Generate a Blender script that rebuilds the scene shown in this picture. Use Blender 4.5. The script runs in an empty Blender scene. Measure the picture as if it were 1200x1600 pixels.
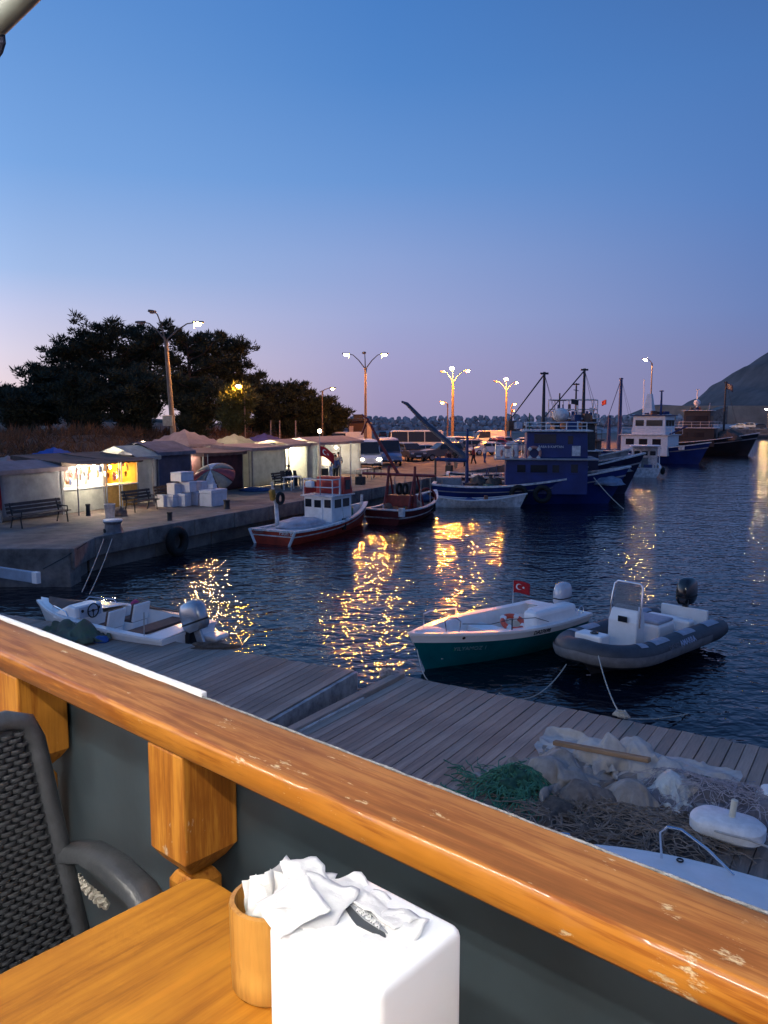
import bpy, math, random
from mathutils import Vector, Matrix, noise
R = math.radians
sc = bpy.context.scene
col = sc.collection
EYE = 5.2                                   # camera height above the water
PITCH = math.atan(145 / 1250)
# ------------------------------------------------------------------ camera
cam = bpy.data.cameras.new('camera'); camo = bpy.data.objects.new('camera', cam); col.objects.link(camo)
cam.sensor_fit = 'VERTICAL'; cam.angle = 2 * math.atan(800 / 1250)
cam.clip_start = 0.05; cam.clip_end = 9000
camo.location = (0, 0, EYE); camo.rotation_euler = (math.pi / 2 - PITCH, 0, 0)
sc.camera = camo
# ------------------------------------------------------------------ dusk sky
def lin(c):
    return tuple((v / 255 / 12.92 if v / 255 <= .04045 else ((v / 255 + .055) / 1.055) ** 2.4) for v in c) + (1,)
world = bpy.data.worlds.new('World'); sc.world = world; world.use_nodes = True
nt = world.node_tree; N = nt.nodes; Lk = nt.links
tc = N.new('ShaderNodeTexCoord'); nrm = N.new('ShaderNodeVectorMath'); nrm.operation = 'NORMALIZE'
Lk.new(tc.outputs['Generated'], nrm.inputs[0])
sep = N.new('ShaderNodeSeparateXYZ'); Lk.new(nrm.outputs[0], sep.inputs[0])
def sky_ramp(stops):
    r = N.new('ShaderNodeValToRGB'); e = r.color_ramp.elements
    e[0].position, e[0].color = stops[0][0], lin(stops[0][1]); e[1].position, e[1].color = stops[-1][0], lin(stops[-1][1])
    for p, c in stops[1:-1]:
        k = e.new(p); k.color = lin(c)
    Lk.new(sep.outputs['Z'], r.inputs[0]); return r
rl = sky_ramp([(0, (238, 214, 214)), (.035, (235, 215, 220)), (.075, (222, 214, 230)), (.123, (198, 204, 235)), (.165, (165, 192, 235)), (.273, (124, 169, 228)), (.42, (98, 148, 214)), (1, (66, 112, 184))])
rc = sky_ramp([(0, (158, 148, 184)), (.03, (162, 153, 192)), (.07, (163, 160, 202)), (.123, (157, 167, 212)), (.19, (140, 163, 214)), (.273, (106, 150, 212)), (.374, (82, 134, 202)), (.47, (69, 123, 194)), (1, (58, 100, 170))])
rr = sky_ramp([(0, (122, 124, 166)), (.06, (117, 124, 170)), (.123, (106, 129, 184)), (.24, (86, 126, 190)), (.36, (74, 119, 184)), (.47, (64, 104, 166)), (1, (52, 90, 154))])
# azimuth towards the afterglow (left of the view)
az = R(-70)
dot = N.new('ShaderNodeVectorMath'); dot.operation = 'DOT_PRODUCT'
flat = N.new('ShaderNodeVectorMath'); flat.operation = 'MULTIPLY'; flat.inputs[1].default_value = (1, 1, 0)
fn = N.new('ShaderNodeVectorMath'); fn.operation = 'NORMALIZE'
Lk.new(nrm.outputs[0], flat.inputs[0]); Lk.new(flat.outputs[0], fn.inputs[0]); Lk.new(fn.outputs[0], dot.inputs[0])
dot.inputs[1].default_value = (math.sin(az), math.cos(az), 0)
def mapr(a, b):
    m = N.new('ShaderNodeMapRange'); m.inputs[1].default_value = a; m.inputs[2].default_value = b
    Lk.new(dot.outputs['Value'], m.inputs[0]); return m
m1, m2 = mapr(-.1, .34), mapr(.34, .75)
x1 = N.new('ShaderNodeMix'); x1.data_type = 'RGBA'; x2 = N.new('ShaderNodeMix'); x2.data_type = 'RGBA'
Lk.new(m1.outputs[0], x1.inputs[0]); Lk.new(rr.outputs[0], x1.inputs[6]); Lk.new(rc.outputs[0], x1.inputs[7])
Lk.new(m2.outputs[0], x2.inputs[0]); Lk.new(x1.outputs[2], x2.inputs[6]); Lk.new(rl.outputs[0], x2.inputs[7])
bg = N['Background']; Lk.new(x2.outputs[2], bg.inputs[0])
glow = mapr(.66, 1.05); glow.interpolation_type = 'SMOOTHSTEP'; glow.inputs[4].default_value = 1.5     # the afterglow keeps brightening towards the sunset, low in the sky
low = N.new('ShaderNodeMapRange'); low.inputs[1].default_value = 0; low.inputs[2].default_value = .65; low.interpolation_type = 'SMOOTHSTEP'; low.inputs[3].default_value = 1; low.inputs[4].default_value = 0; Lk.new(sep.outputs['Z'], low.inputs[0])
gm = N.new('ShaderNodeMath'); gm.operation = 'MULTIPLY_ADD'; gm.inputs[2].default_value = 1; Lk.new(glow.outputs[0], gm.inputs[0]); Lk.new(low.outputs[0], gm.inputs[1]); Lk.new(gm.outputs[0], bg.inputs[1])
sc.view_settings.view_transform = 'Standard'; sc.view_settings.look = 'None'
sc.view_settings.exposure = 0; sc.view_settings.gamma = 1
sc.cycles.sample_clamp_indirect = 4.0
sc.cycles.max_bounces = 8; sc.cycles.transparent_max_bounces = 12
sc.cycles.use_light_tree = True

# ================================================================== helpers
def gp(px, py, z):
    """the place where the sight line through a point of the photograph meets height z"""
    a, b = (px - 600) / 1250, (800 - py) / 1250
    d = (a, math.cos(PITCH) + b * math.sin(PITCH), -math.sin(PITCH) + b * math.cos(PITCH))
    t = (z - EYE) / d[2]
    return Vector((d[0] * t, d[1] * t, z))
def at(px, py, Y):
    a, b = (px - 600) / 1250, (800 - py) / 1250
    d = (a, math.cos(PITCH) + b * math.sin(PITCH), -math.sin(PITCH) + b * math.cos(PITCH))
    t = Y / d[1]
    return Vector((d[0] * t, Y, EYE + d[2] * t))
MATS = {}
def mat(name, c, rough=.6, var=.18, scale=6, bump=0, bscale=60, metal=0, emit=0, ecol=None, spec=.5, stretch=None, trans=0, alpha=1, c2=None, coat=0, thr=None):
    if name in MATS: return MATS[name]
    m = bpy.data.materials.new(name); m.use_nodes = True
    n, l = m.node_tree.nodes, m.node_tree.links
    p = n['Principled BSDF']
    p.inputs['Roughness'].default_value = rough; p.inputs['Metallic'].default_value = metal
    p.inputs['Specular IOR Level'].default_value = spec; p.inputs['Coat Weight'].default_value = coat
    p.inputs['Coat Roughness'].default_value = .15
    tcn = n.new('ShaderNodeTexCoord'); mp = n.new('ShaderNodeMapping')
    if stretch: mp.inputs['Scale'].default_value = stretch
    l.new(tcn.outputs['Object'], mp.inputs[0])
    ns = n.new('ShaderNodeTexNoise'); ns.inputs['Scale'].default_value = scale; ns.inputs['Detail'].default_value = 6; ns.inputs['Roughness'].default_value = .65
    l.new(mp.outputs[0], ns.inputs['Vector'])
    rmp = n.new('ShaderNodeValToRGB')
    lo = c2 if c2 else tuple(v * (1 - var * 1.6) for v in c); hi = c if c2 else tuple(min(1, v * (1 + var)) for v in c)
    e = rmp.color_ramp.elements
    e[0].position, e[1].position = thr if thr else (.3, .7)
    e[0].color = tuple(lo) + (1,); e[1].color = tuple(hi) + (1,)
    l.new(ns.outputs['Fac'], rmp.inputs[0]); l.new(rmp.outputs[0], p.inputs['Base Color'])
    if bump:
        b2 = n.new('ShaderNodeTexNoise'); b2.inputs['Scale'].default_value = bscale; b2.inputs['Detail'].default_value = 5
        l.new(mp.outputs[0], b2.inputs['Vector'])
        bn = n.new('ShaderNodeBump'); bn.inputs['Strength'].default_value = bump; bn.inputs['Distance'].default_value = .02
        l.new(b2.outputs['Fac'], bn.inputs['Height']); l.new(bn.outputs[0], p.inputs['Normal'])
    if emit:
        p.inputs['Emission Color'].default_value = tuple(ecol or c) + (1,); p.inputs['Emission Strength'].default_value = emit
    if alpha < 1: p.inputs['Alpha'].default_value = alpha
    if trans:
        out = n['Material Output']; t = n.new('ShaderNodeBsdfTranslucent'); mx = n.new('ShaderNodeMixShader'); mx.inputs[0].default_value = trans
        l.new(rmp.outputs[0], t.inputs[0]); l.new(p.outputs[0], mx.inputs[1]); l.new(t.outputs[0], mx.inputs[2]); l.new(mx.outputs[0], out.inputs[0])
    MATS[name] = m; return m
class MB:
    """collects shapes into one mesh"""
    def __init__(s): s.v = []; s.f = []
    def add(s, vs, fs):
        o = len(s.v); s.v += [tuple(v) for v in vs]; s.f += [tuple(i + o for i in f) for f in fs]; return s
    def box(s, c, d, rz=0, rx=0, ry=0, taper=1):
        hx, hy, hz = d[0] / 2, d[1] / 2, d[2] / 2
        vs = [Vector((x * hx * (taper if z > 0 else 1), y * hy * (taper if z > 0 else 1), z * hz)) for z in (-1, 1) for y in (-1, 1) for x in (-1, 1)]
        if rz or rx or ry:
            m = Matrix.Rotation(rz, 3, 'Z') @ Matrix.Rotation(ry, 3, 'Y') @ Matrix.Rotation(rx, 3, 'X'); vs = [m @ v for v in vs]
        c = Vector(c)
        return s.add([v + c for v in vs], [(0, 2, 3, 1), (4, 5, 7, 6), (0, 1, 5, 4), (2, 6, 7, 3), (0, 4, 6, 2), (1, 3, 7, 5)])
    def tube(s, pts, r, n=8, cap=True):
        pts = [Vector(p) for p in pts]; rr_ = r if isinstance(r, (list, tuple)) else [r] * len(pts)
        rings = []; up = None
        for i, p in enumerate(pts):
            t = (pts[min(i + 1, len(pts) - 1)] - pts[max(i - 1, 0)]).normalized()
            if up is None:
                up = t.orthogonal().normalized()
            else:
                up = (up - t * up.dot(t)).normalized()
            b = t.cross(up)
            rings.append([p + (up * math.cos(2 * math.pi * k / n) + b * math.sin(2 * math.pi * k / n)) * rr_[i] for k in range(n)])
        vs = [v for g in rings for v in g]; fs = []
        for i in range(len(pts) - 1):
            for k in range(n):
                a, b2 = i * n + k, i * n + (k + 1) % n
                fs.append((a, b2, b2 + n, a + n))
        if cap:
            fs.append(tuple(reversed(range(n)))); fs.append(tuple(range((len(pts) - 1) * n, len(pts) * n)))
        return s.add(vs, fs)
    def lathe(s, prof, c=(0, 0, 0), n=20, cap=True):
        vs = []; fs = []
        for r, z in prof:
            for k in range(n):
                a = 2 * math.pi * k / n; vs.append((c[0] + r * math.cos(a), c[1] + r * math.sin(a), c[2] + z))
        for i in range(len(prof) - 1):
            for k in range(n):
                a, b = i * n + k, i * n + (k + 1) % n; fs.append((a, b, b + n, a + n))
        if cap:
            fs.append(tuple(reversed(range(n)))); fs.append(tuple(range((len(prof) - 1) * n, len(prof) * n)))
        return s.add(vs, fs)
    def loft(s, rings, cap=True, closed=True):
        n = len(rings[0]); vs = [v for g in rings for v in g]; fs = []
        for i in range(len(rings) - 1):
            for k in range(n if closed else n - 1):
                a, b = i * n + k, i * n + (k + 1) % n; fs.append((a, b, b + n, a + n))
        if cap:
            fs.append(tuple(reversed(range(n)))); fs.append(tuple(range((len(rings) - 1) * n, len(rings) * n)))
        return s.add(vs, fs)
    def prism(s, poly, z0, z1):
        n = len(poly); return s.loft([[(x, y, z0) for x, y in poly], [(x, y, z1) for x, y in poly]])
    def ball(s, c, r, n=10, m=7, sq=(1, 1, 1)):
        rings = []
        for i in range(m + 1):
            a = math.pi * (i + .02) / (m + .04) - math.pi / 2
            rings.append([(c[0] + r * sq[0] * math.cos(a) * math.cos(2 * math.pi * k / n), c[1] + r * sq[1] * math.cos(a) * math.sin(2 * math.pi * k / n), c[2] + r * sq[2] * math.sin(a)) for k in range(n)])
        return s.loft(rings)
    def torus(s, c, R1, r, n=20, m=8, axis='Z'):
        rings = []
        for i in range(n):
            a = 2 * math.pi * i / n; g = []
            for k in range(m):
                b = 2 * math.pi * k / m; x, y, z = (R1 + r * math.cos(b)) * math.cos(a), (R1 + r * math.cos(b)) * math.sin(a), r * math.sin(b)
                if axis == 'Y': x, y, z = x, z, y
                if axis == 'X': x, y, z = z, x, y
                g.append((c[0] + x, c[1] + y, c[2] + z))
            rings.append(g)
        rings.append(rings[0]); return s.loft(rings, cap=False)
    def build(s, name, m, parent=None, loc=(0, 0, 0), rz=0, smooth=False, bevel=0, bseg=2, sub=0, solid=0, auto=None):
        me = bpy.data.meshes.new(name); me.from_pydata(s.v, [], s.f); me.validate(); me.update()
        if m: me.materials.append(m)
        if smooth or sub:
            me.polygons.foreach_set('use_smooth', [True] * len(me.polygons))
            if not sub:
                me.set_sharp_from_angle(angle=R(auto or 40))
        o = bpy.data.objects.new(name, me); col.objects.link(o)
        o.location = loc; o.rotation_euler = (0, 0, rz)
        if parent: o.parent = parent
        if solid:
            k = o.modifiers.new('solid', 'SOLIDIFY'); k.thickness = solid; k.offset = 0
        if bevel:
            k = o.modifiers.new('bevel', 'BEVEL'); k.width = bevel; k.segments = bseg; k.limit_method = 'ANGLE'; k.angle_limit = R(40)
        if sub:
            k = o.modifiers.new('sub', 'SUBSURF'); k.levels = k.render_levels = sub
        return o
def tag(o, label=None, cat=None, group=None, kind=None):
    if label: o['label'] = label
    if cat: o['category'] = cat
    if group: o['group'] = group
    if kind: o['kind'] = kind
    return o
def thing(name, label, cat, loc=(0, 0, 0), rz=0, group=None):
    o = bpy.data.objects.new(name, None); col.objects.link(o); o.empty_display_size = .2
    o.location = loc; o.rotation_euler = (0, 0, rz); return tag(o, label, cat, group)
def box(name, c, d, m, parent=None, bevel=0, **k):
    return MB().box(c, d, **k).build(name, m, parent, bevel=bevel)
def kids(o): return [c for c in bpy.data.objects if c.parent is o]
def copy_tree(o, parent=None, mats=None):
    c = o.copy(); col.objects.link(c); c.parent = parent
    if mats and c.type == 'MESH' and c.data.materials and c.data.materials[0] in mats:
        c.material_slots[0].link = 'OBJECT'; c.material_slots[0].material = mats[c.data.materials[0]]
    for ch in list(o.children): copy_tree(ch, c, mats)
    return c
def letters(body, size, m, parent, loc, rot, name='lettering', shear=0, bold=False):
    cu = bpy.data.curves.new(name, 'FONT'); cu.body = body; cu.size = size; cu.extrude = .002; cu.shear = shear; cu.align_x = 'CENTER'; cu.resolution_u = 2
    if bold: cu.offset = size * .02
    t = bpy.data.objects.new(name, cu); col.objects.link(t)
    dg = bpy.context.evaluated_depsgraph_get()
    me = bpy.data.meshes.new_from_object(t.evaluated_get(dg)); bpy.data.objects.remove(t); bpy.data.curves.remove(cu)
    me.name = name; me.materials.clear(); me.materials.append(m)
    o = bpy.data.objects.new(name, me); col.objects.link(o); o.parent = parent; o.location = loc; o.rotation_euler = rot
    return o
def catenary(a, b, sag, n=12):
    a, b = Vector(a), Vector(b)
    return [a.lerp(b, i / n) - Vector((0, 0, sag * 4 * (i / n) * (1 - i / n))) for i in range(n + 1)]
rnd = random.Random(7)

# ------------------------------------------------------------------ crumpled sheets: settled once, then kept as plain meshes
def settle_sheets(specs, frames=38):
    """specs: (key, width, depth, bumps, swell, seed). Each sheet is dropped over its own bumps and its settled shape is returned as a mesh."""
    made = []; tmp = []
    for i, (key, w, d, bumps, swell, seed) in enumerate(specs):
        ox = i * 6.0; r = random.Random(seed)
        cm = MB().box((ox, 0, -.1), (5, 5, .2))
        for bx, by, bz, br in bumps: cm.ball((ox + bx, by, bz), br, 14, 10)
        co = cm.build('collider', None); co.modifiers.new('c', 'COLLISION'); co.collision.thickness_outer = .012; co.collision.cloth_friction = 80; tmp.append(co)
        n = 56; rows = []; top = max([b[2] + b[3] for b in bumps] + [.1]) + .12
        for a in range(n + 1):
            row = []
            for b in range(n + 1):
                x, y = (a / n - .5) * w * .72, (b / n - .5) * d * .72; q = Vector((x * 3 + seed, y * 3, seed))
                e = 1 + .25 * noise.noise(Vector((x * 1.5, y * 1.5, seed + 3)))
                row.append((ox + x * e, y * e, top + .16 * noise.noise(q * 1.3) + .07 * noise.noise(q * 3)))
            rows.append(row)
        o = MB().loft(rows, cap=False, closed=False).build('sheet', None); tmp.append(o)
        m = o.modifiers.new('cloth', 'CLOTH'); s = m.settings; s.quality = 5; s.mass = .15; s.tension_stiffness = 12; s.compression_stiffness = 12; s.shear_stiffness = 6; s.bending_stiffness = .12
        s.shrink_min = -swell; m.collision_settings.distance_min = .012; m.collision_settings.use_self_collision = True; m.collision_settings.self_distance_min = .008
        made.append((key, o, ox))
    sc.frame_start, sc.frame_end = 1, frames
    for f in range(1, frames + 1): sc.frame_set(f)
    dg = bpy.context.evaluated_depsgraph_get(); out = {}
    for key, o, ox in made:
        me = bpy.data.meshes.new_from_object(o.evaluated_get(dg)); me.transform(Matrix.Translation((-ox, 0, 0))); me.name = key; out[key] = me
    for o in tmp: bpy.data.objects.remove(o)
    sc.frame_set(1); return out
SHEETS = settle_sheets([
    ('cloth_a', 1.7, 1.5, [(-.2, 0, .05, .26), (.25, .15, .05, .22), (.05, -.3, 0, .2)], .75, 3),
    ('cloth_b', 2.2, 1.3, [(-.5, 0, .05, .2), (.1, .1, .08, .24), (.6, -.05, 0, .2)], .7, 8),
    ('cloth_c', 1.3, 1.2, [(0, 0, .02, .24), (.3, -.2, 0, .16)], .8, 14),
    ('cloth_d', 1.0, .9, [(0, 0, .04, .24)], .6, 21),
    ('cloth_e', 2.2, 1.3, [(-.6, .1, 0, .2), (.2, -.1, 0, .16), (.7, .2, 0, .14)], .5, 27),
    ('cloth_f', 1.6, 1.2, [(-.3, 0, .02, .22), (.3, .05, .02, .25)], .8, 33)])

# ================================================================== materials
white_paint = mat('white_paint', (.82, .81, .8), .45, .1, 3, .1, 40)
gel_white = mat('gelcoat_white', (.85, .83, .82), .25, .06, 2.5, coat=.3)
old_white = mat('worn_white_paint', (.74, .71, .69), .6, .3, 4, .3, 30)
grey_metal = mat('grey_metal', (.4, .4, .41), .35, .2, 8, metal=.8)
chrome = mat('bright_steel', (.75, .75, .77), .18, .05, 8, metal=1)
black_plastic = mat('black_plastic', (.012, .013, .016), .35, .3, 20)
black_rubber = mat('black_rubber', (.012, .012, .012), .8, .4, 12, .4, 60)
dark_glass = mat('dark_window_glass', (.02, .022, .028), .08, .1, 2)
rope_mat = mat('pale_rope', (.5, .47, .4), .85, .3, 60, .5, 200)
dark_rope = mat('dark_rope', (.06, .055, .05), .9, .3, 60, .5, 200)
red_flag = mat('red_flag_cloth', (.55, .02, .03), .7, .15, 10, trans=.3)
concrete = mat('weathered_concrete', (.19, .17, .155), .9, .4, 1.6, .7, 18)
apron = mat('quay_paving', (.21, .16, .13), .9, .4, .8, .5, 14)

# ================================================================== the setting
def water_material():
    m = bpy.data.materials.new('harbour_water'); m.use_nodes = True
    n, l = m.node_tree.nodes, m.node_tree.links; p = n['Principled BSDF']
    p.inputs['Base Color'].default_value = (.0035, .007, .014, 1); p.inputs['Roughness'].default_value = .045; p.inputs['IOR'].default_value = 1.33
    t = n.new('ShaderNodeTexCoord')
    def layer(scale, st, rot, detail, dist):
        mp = n.new('ShaderNodeMapping'); mp.inputs['Scale'].default_value = st; mp.inputs['Rotation'].default_value = (0, 0, rot)
        l.new(t.outputs['Object'], mp.inputs[0])
        ns = n.new('ShaderNodeTexNoise'); ns.inputs['Scale'].default_value = scale; ns.inputs['Detail'].default_value = detail; ns.inputs['Roughness'].default_value = .5; ns.inputs['Distortion'].default_value = .3
        l.new(mp.outputs[0], ns.inputs['Vector'])
        b = n.new('ShaderNodeBump'); b.inputs['Strength'].default_value = 1; b.inputs['Distance'].default_value = dist
        l.new(ns.outputs['Fac'], b.inputs['Height']); return b
    a = layer(.5, (1, 1.5, 1), .3, 1, .07); b = layer(2.3, (1, 1.3, 1), -.35, 2, .056); c = layer(6.5, (1, 1.2, 1), .8, 1, .008)
    l.new(a.outputs[0], b.inputs['Normal']); l.new(b.outputs[0], c.inputs['Normal']); l.new(c.outputs[0], p.inputs['Normal'])
    return m
tag(MB().add([(-4000, -60, 0), (4000, -60, 0), (4000, 6000, 0), (-4000, 6000, 0)], [(0, 1, 2, 3)]).build('water', water_material()), kind='structure')
tag(MB().add([(-4000, -60, -4), (4000, -60, -4), (4000, 6000, -4), (-4000, 6000, -4)], [(0, 1, 2, 3)]).build('seabed', mat('seabed_mud', (.03, .03, .03), .9)), kind='structure')
QZ = 1.2
Q = Vector((.425, .905, 0)).normalized(); QW = Vector((Q.y, -Q.x, 0))        # along the quay, towards the water
QA = Vector((-9.95, 27.0, 0))
def qpt(s, back=0, z=QZ): return QA + Q * s - QW * back + Vector((0, 0, z))
def qs(px, py): return (gp(px, py, QZ) - QA).dot(Q)
qend = qpt(78)
coast = [(-420, 24.6), (-9.75, 24.6), (-9.95, 27.0), (qend.x, qend.y), (38, 118), (64, 158), (82, 214), (420, 222)]
tag(MB().add([(x, y, QZ) for x, y in coast] + [(420, 300, QZ), (-420, 300, QZ)], [tuple(range(len(coast) + 2))]).build('quay_apron', apron), kind='structure')
# quay wall: capping blocks on a recessed lower course
wall = tag(thing('quay_wall', None, None), kind='structure')
def run(a, b, step, top, bot, out, m, name, zj=0):
    a, b = Vector(a + (0,)), Vector(b + (0,)); d = b - a; L = d.length; d.normalize(); w = Vector((d.y, -d.x, 0)); n = max(1, round(L / step)); k = L / n
    for i in range(n):
        c = a + d * (k * (i + .5)) - w * (.45 - out - rnd.uniform(-.02, .02)); h = top - bot
        MB().box((0, 0, 0), (k - .03, .9, h)).build(name, m, wall, loc=(c.x, c.y, (top + bot) / 2 + rnd.uniform(-zj, zj)), rz=math.atan2(d.y, d.x), bevel=.035)
for i in range(1, len(coast) - 1):
    far = i > 3
    run(coast[i], coast[i + 1], 12 if far else 2.7, QZ + .005, .55, .1, concrete, 'block', .008)
    run(coast[i], coast[i + 1], 14 if far else 3.4, .54, -.9, -.2, mat('wet_concrete', (.13, .12, .11), .7, .4, 1.2, .6, 12), 'block')
run((-60, 24.6), (-9.75, 24.6), 3.2, QZ + .005, -.9, .1, concrete, 'block', .008)
# the raised pier at the right and the tall sea wall behind it
pier = tag(MB().box((251, 236, .55), (338, 36, 3.9)).build('far_pier', concrete), kind='structure')
seaw = tag(MB().loft([[(88, 262, 1), (88, 266, 9.6), (88, 270, 9.6), (88, 274, 1)], [(420, 262, 1), (420, 266, 9.9), (420, 270, 9.9), (420, 274, 1)]]).build('sea_wall', mat('sea_wall_concrete', (.5, .3, .19), .9, .3, .12, .4, 2)), kind='structure')
MB().loft([[(90, 258, 1.2), (90, 262, 1.2), (90, 262, 2.4), (90, 258, 2.4)], [(110, 258, 1.2), (110, 264.9, 1.2), (110, 264.9, 9.4), (110, 258, 9.4)]]).build('stair_ramp', concrete, seaw)
# breakwater of armour rock
def rock_mesh(seed, n=9, m=6):
    mb = MB(); mb.ball((0, 0, 0), 1, n, m); r = random.Random(seed)
    off = Vector((seed * 7.3, seed * 3.1, 1))
    mb.v = [tuple(Vector(v) * (.72 + .55 * noise.noise(Vector(v) * 1.1 + off) + .12 * r.random())) for v in mb.v]
    me = bpy.data.meshes.new('rock'); me.from_pydata(mb.v, [], mb.f); me.update(); return me
rock_mat = mat('armour_rock', (.4, .365, .36), .95, .35, .5, .6, 4)
rocks = [rock_mesh(i + 1) for i in range(6)]
for me in rocks: me.materials.append(rock_mat)
bw = tag(MB().loft([[(-120, 236, .5), (-120, 246, 3.6), (-120, 252, 3.6), (-120, 262, .5)], [(110, 236, .5), (110, 246, 3.6), (110, 252, 3.6), (110, 262, .5)]]).build('breakwater', rock_mat), kind='structure')
rr_ = random.Random(5)
for row, (yy, zz, s) in enumerate([(248.5, 5.0, 1.5), (244.5, 3.9, 1.4), (240.5, 2.4, 1.3)]):
    x = -14
    while x < 92 and not (row == 2 and x > 60):
        o = bpy.data.objects.new('rock', rr_.choice(rocks)); col.objects.link(o); o.parent = bw
        k = s * rr_.uniform(.8, 1.2); o.scale = (k * 1.05, k, k * rr_.uniform(.8, 1.05)); o.rotation_euler = (rr_.random() * 6, rr_.random() * 6, rr_.random() * 6)
        o.location = (x, yy + rr_.uniform(-.6, .6), zz + rr_.uniform(-.3, .3) + (.5 if x > 40 else 0)); x += k * 1.55
# mountains
def ridge(name, prof, Y, depth, m, seed, rough):
    """prof: skyline as (photo x, photo y); built as a solid hill behind the harbour at distance Y"""
    pts = [at(px, py, Y) for px, py in prof]; mb = MB(); rows = []
    nx, ny = 90, 14; x0, x1 = pts[0].x, pts[-1].x
    for j in range(ny + 1):
        f = j / ny; row = []
        for i in range(nx + 1):
            x = x0 + (x1 - x0) * i / nx; k = 0
            while k < len(pts) - 2 and pts[k + 1].x < x: k += 1
            u = (x - pts[k].x) / (pts[k + 1].x - pts[k].x); z = pts[k].z * (1 - u) + pts[k + 1].z * u
            e = math.sin(math.pi * min(f * .95, .5)) if f < .53 else math.cos((f - .53) / .47 * math.pi / 2)
            nz = noise.fractal(Vector((x * .006 + seed, f * 6, seed)), 1, 2, 5)
            row.append((x + nz * 20 * (f * (1 - f)), Y + depth * (f - .5), max(-5, z * e * (1 + rough * nz * min(1, abs(f - .5) * 4 + .12)))))
        rows.append(row)
    mb.loft(rows, cap=False, closed=False)
    return tag(mb.build(name, m, smooth=True, auto=60), kind='structure')
hill_mat = mat('mountain_scrub', (.17, .14, .135), .95, .5, .02, c2=(.06, .055, .055))
ridge('mountain', [(1080, 640), (1105, 636), (1125, 622), (1140, 610), (1155, 603), (1168, 588), (1180, 570), (1190, 566), (1202, 558), (1225, 545), (1260, 536), (1330, 548), (1420, 600), (1500, 640)], 1500, 700, hill_mat, 3, .25)
ridge('far_hills', [(990, 652), (1010, 646), (1035, 632), (1060, 634), (1090, 640), (1110, 634), (1140, 642), (1200, 648)], 2600, 900, hill_mat, 8, .15)
ridge('left_hill', [(-420, 600), (-200, 590), (-60, 612), (-15, 622), (15, 618), (40, 612), (70, 622), (140, 640), (220, 652), (300, 660)], 200, 80, mat('wooded_slope', (.03, .035, .025), .95, .6, .35, c2=(.01, .012, .01)), 5, .35)
# earth bank behind the market
def bank_h(x, y):
    s = (Vector((x, y, 0)) - QA).dot(Q); b = -(Vector((x, y, 0)) - QA).dot(QW)
    f = max(0, min(1, (b - 27 - max(0, s - 40) * .05) / 10)) * max(0, min(1, (112 - s) / 26))
    f = f * f * (3 - 2 * f)
    return f * (2.3 + 1.0 * noise.noise(Vector((x * .09, y * .09, 2))) + max(0, b - 40) * .035)
rows = []
for j in range(61):
    rows.append([tuple(qpt(j * 2.0 - 10, 24 + i * 1.7, QZ - .05 + bank_h(*qpt(j * 2.0 - 10, 24 + i * 1.7)[:2]))) for i in range(62)])
bank = tag(MB().loft(rows, cap=False, closed=False).build('earth_bank', mat('bank_earth', (.14, .095, .06), .95, .4, .7, .6, 6), smooth=True, auto=60), kind='structure')
def tufts(mb, c, rad, n, ln, wd, r, up=.3, flatz=.6):
    for _ in range(n):
        a = r.uniform(0, 6.283); z = r.uniform(-1, 1); q = math.sqrt(1 - z * z)
        d = Vector((q * math.cos(a), q * math.sin(a), z * flatz))
        p = Vector(c) + d * rad * r.uniform(.25, 1)
        g = (d + Vector((r.uniform(-.6, .6), r.uniform(-.6, .6), up + r.uniform(-.4, .5)))).normalized()
        s = g.cross(Vector((r.uniform(-1, 1), r.uniform(-1, 1), r.uniform(-1, 1)))).normalized() * wd * r.uniform(.6, 1.2)
        l = ln * r.uniform(.6, 1.3)
        mb.add([p - s * .5, p + s * .5, p + g * l], [(0, 1, 2)])
# dry brush on the bank
rb = random.Random(12); mb = MB()
for _ in range(900):
    s = rb.uniform(8, 82); b = rb.uniform(27, 42); p = qpt(s, b)
    h = bank_h(p.x, p.y)
    if h < .25: continue
    tufts(mb, (p.x, p.y, QZ + h + .25), rb.uniform(.5, 1.1), 16, .9, .1, rb, .9, .6)
tag(mb.build('dry_brush', mat('dry_brush', (.2, .1, .045), .9, .4, .35, c2=(.06, .042, .026))), 'tangle of dry brown brush covering the bank behind the market', 'brush', kind='stuff')

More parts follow.
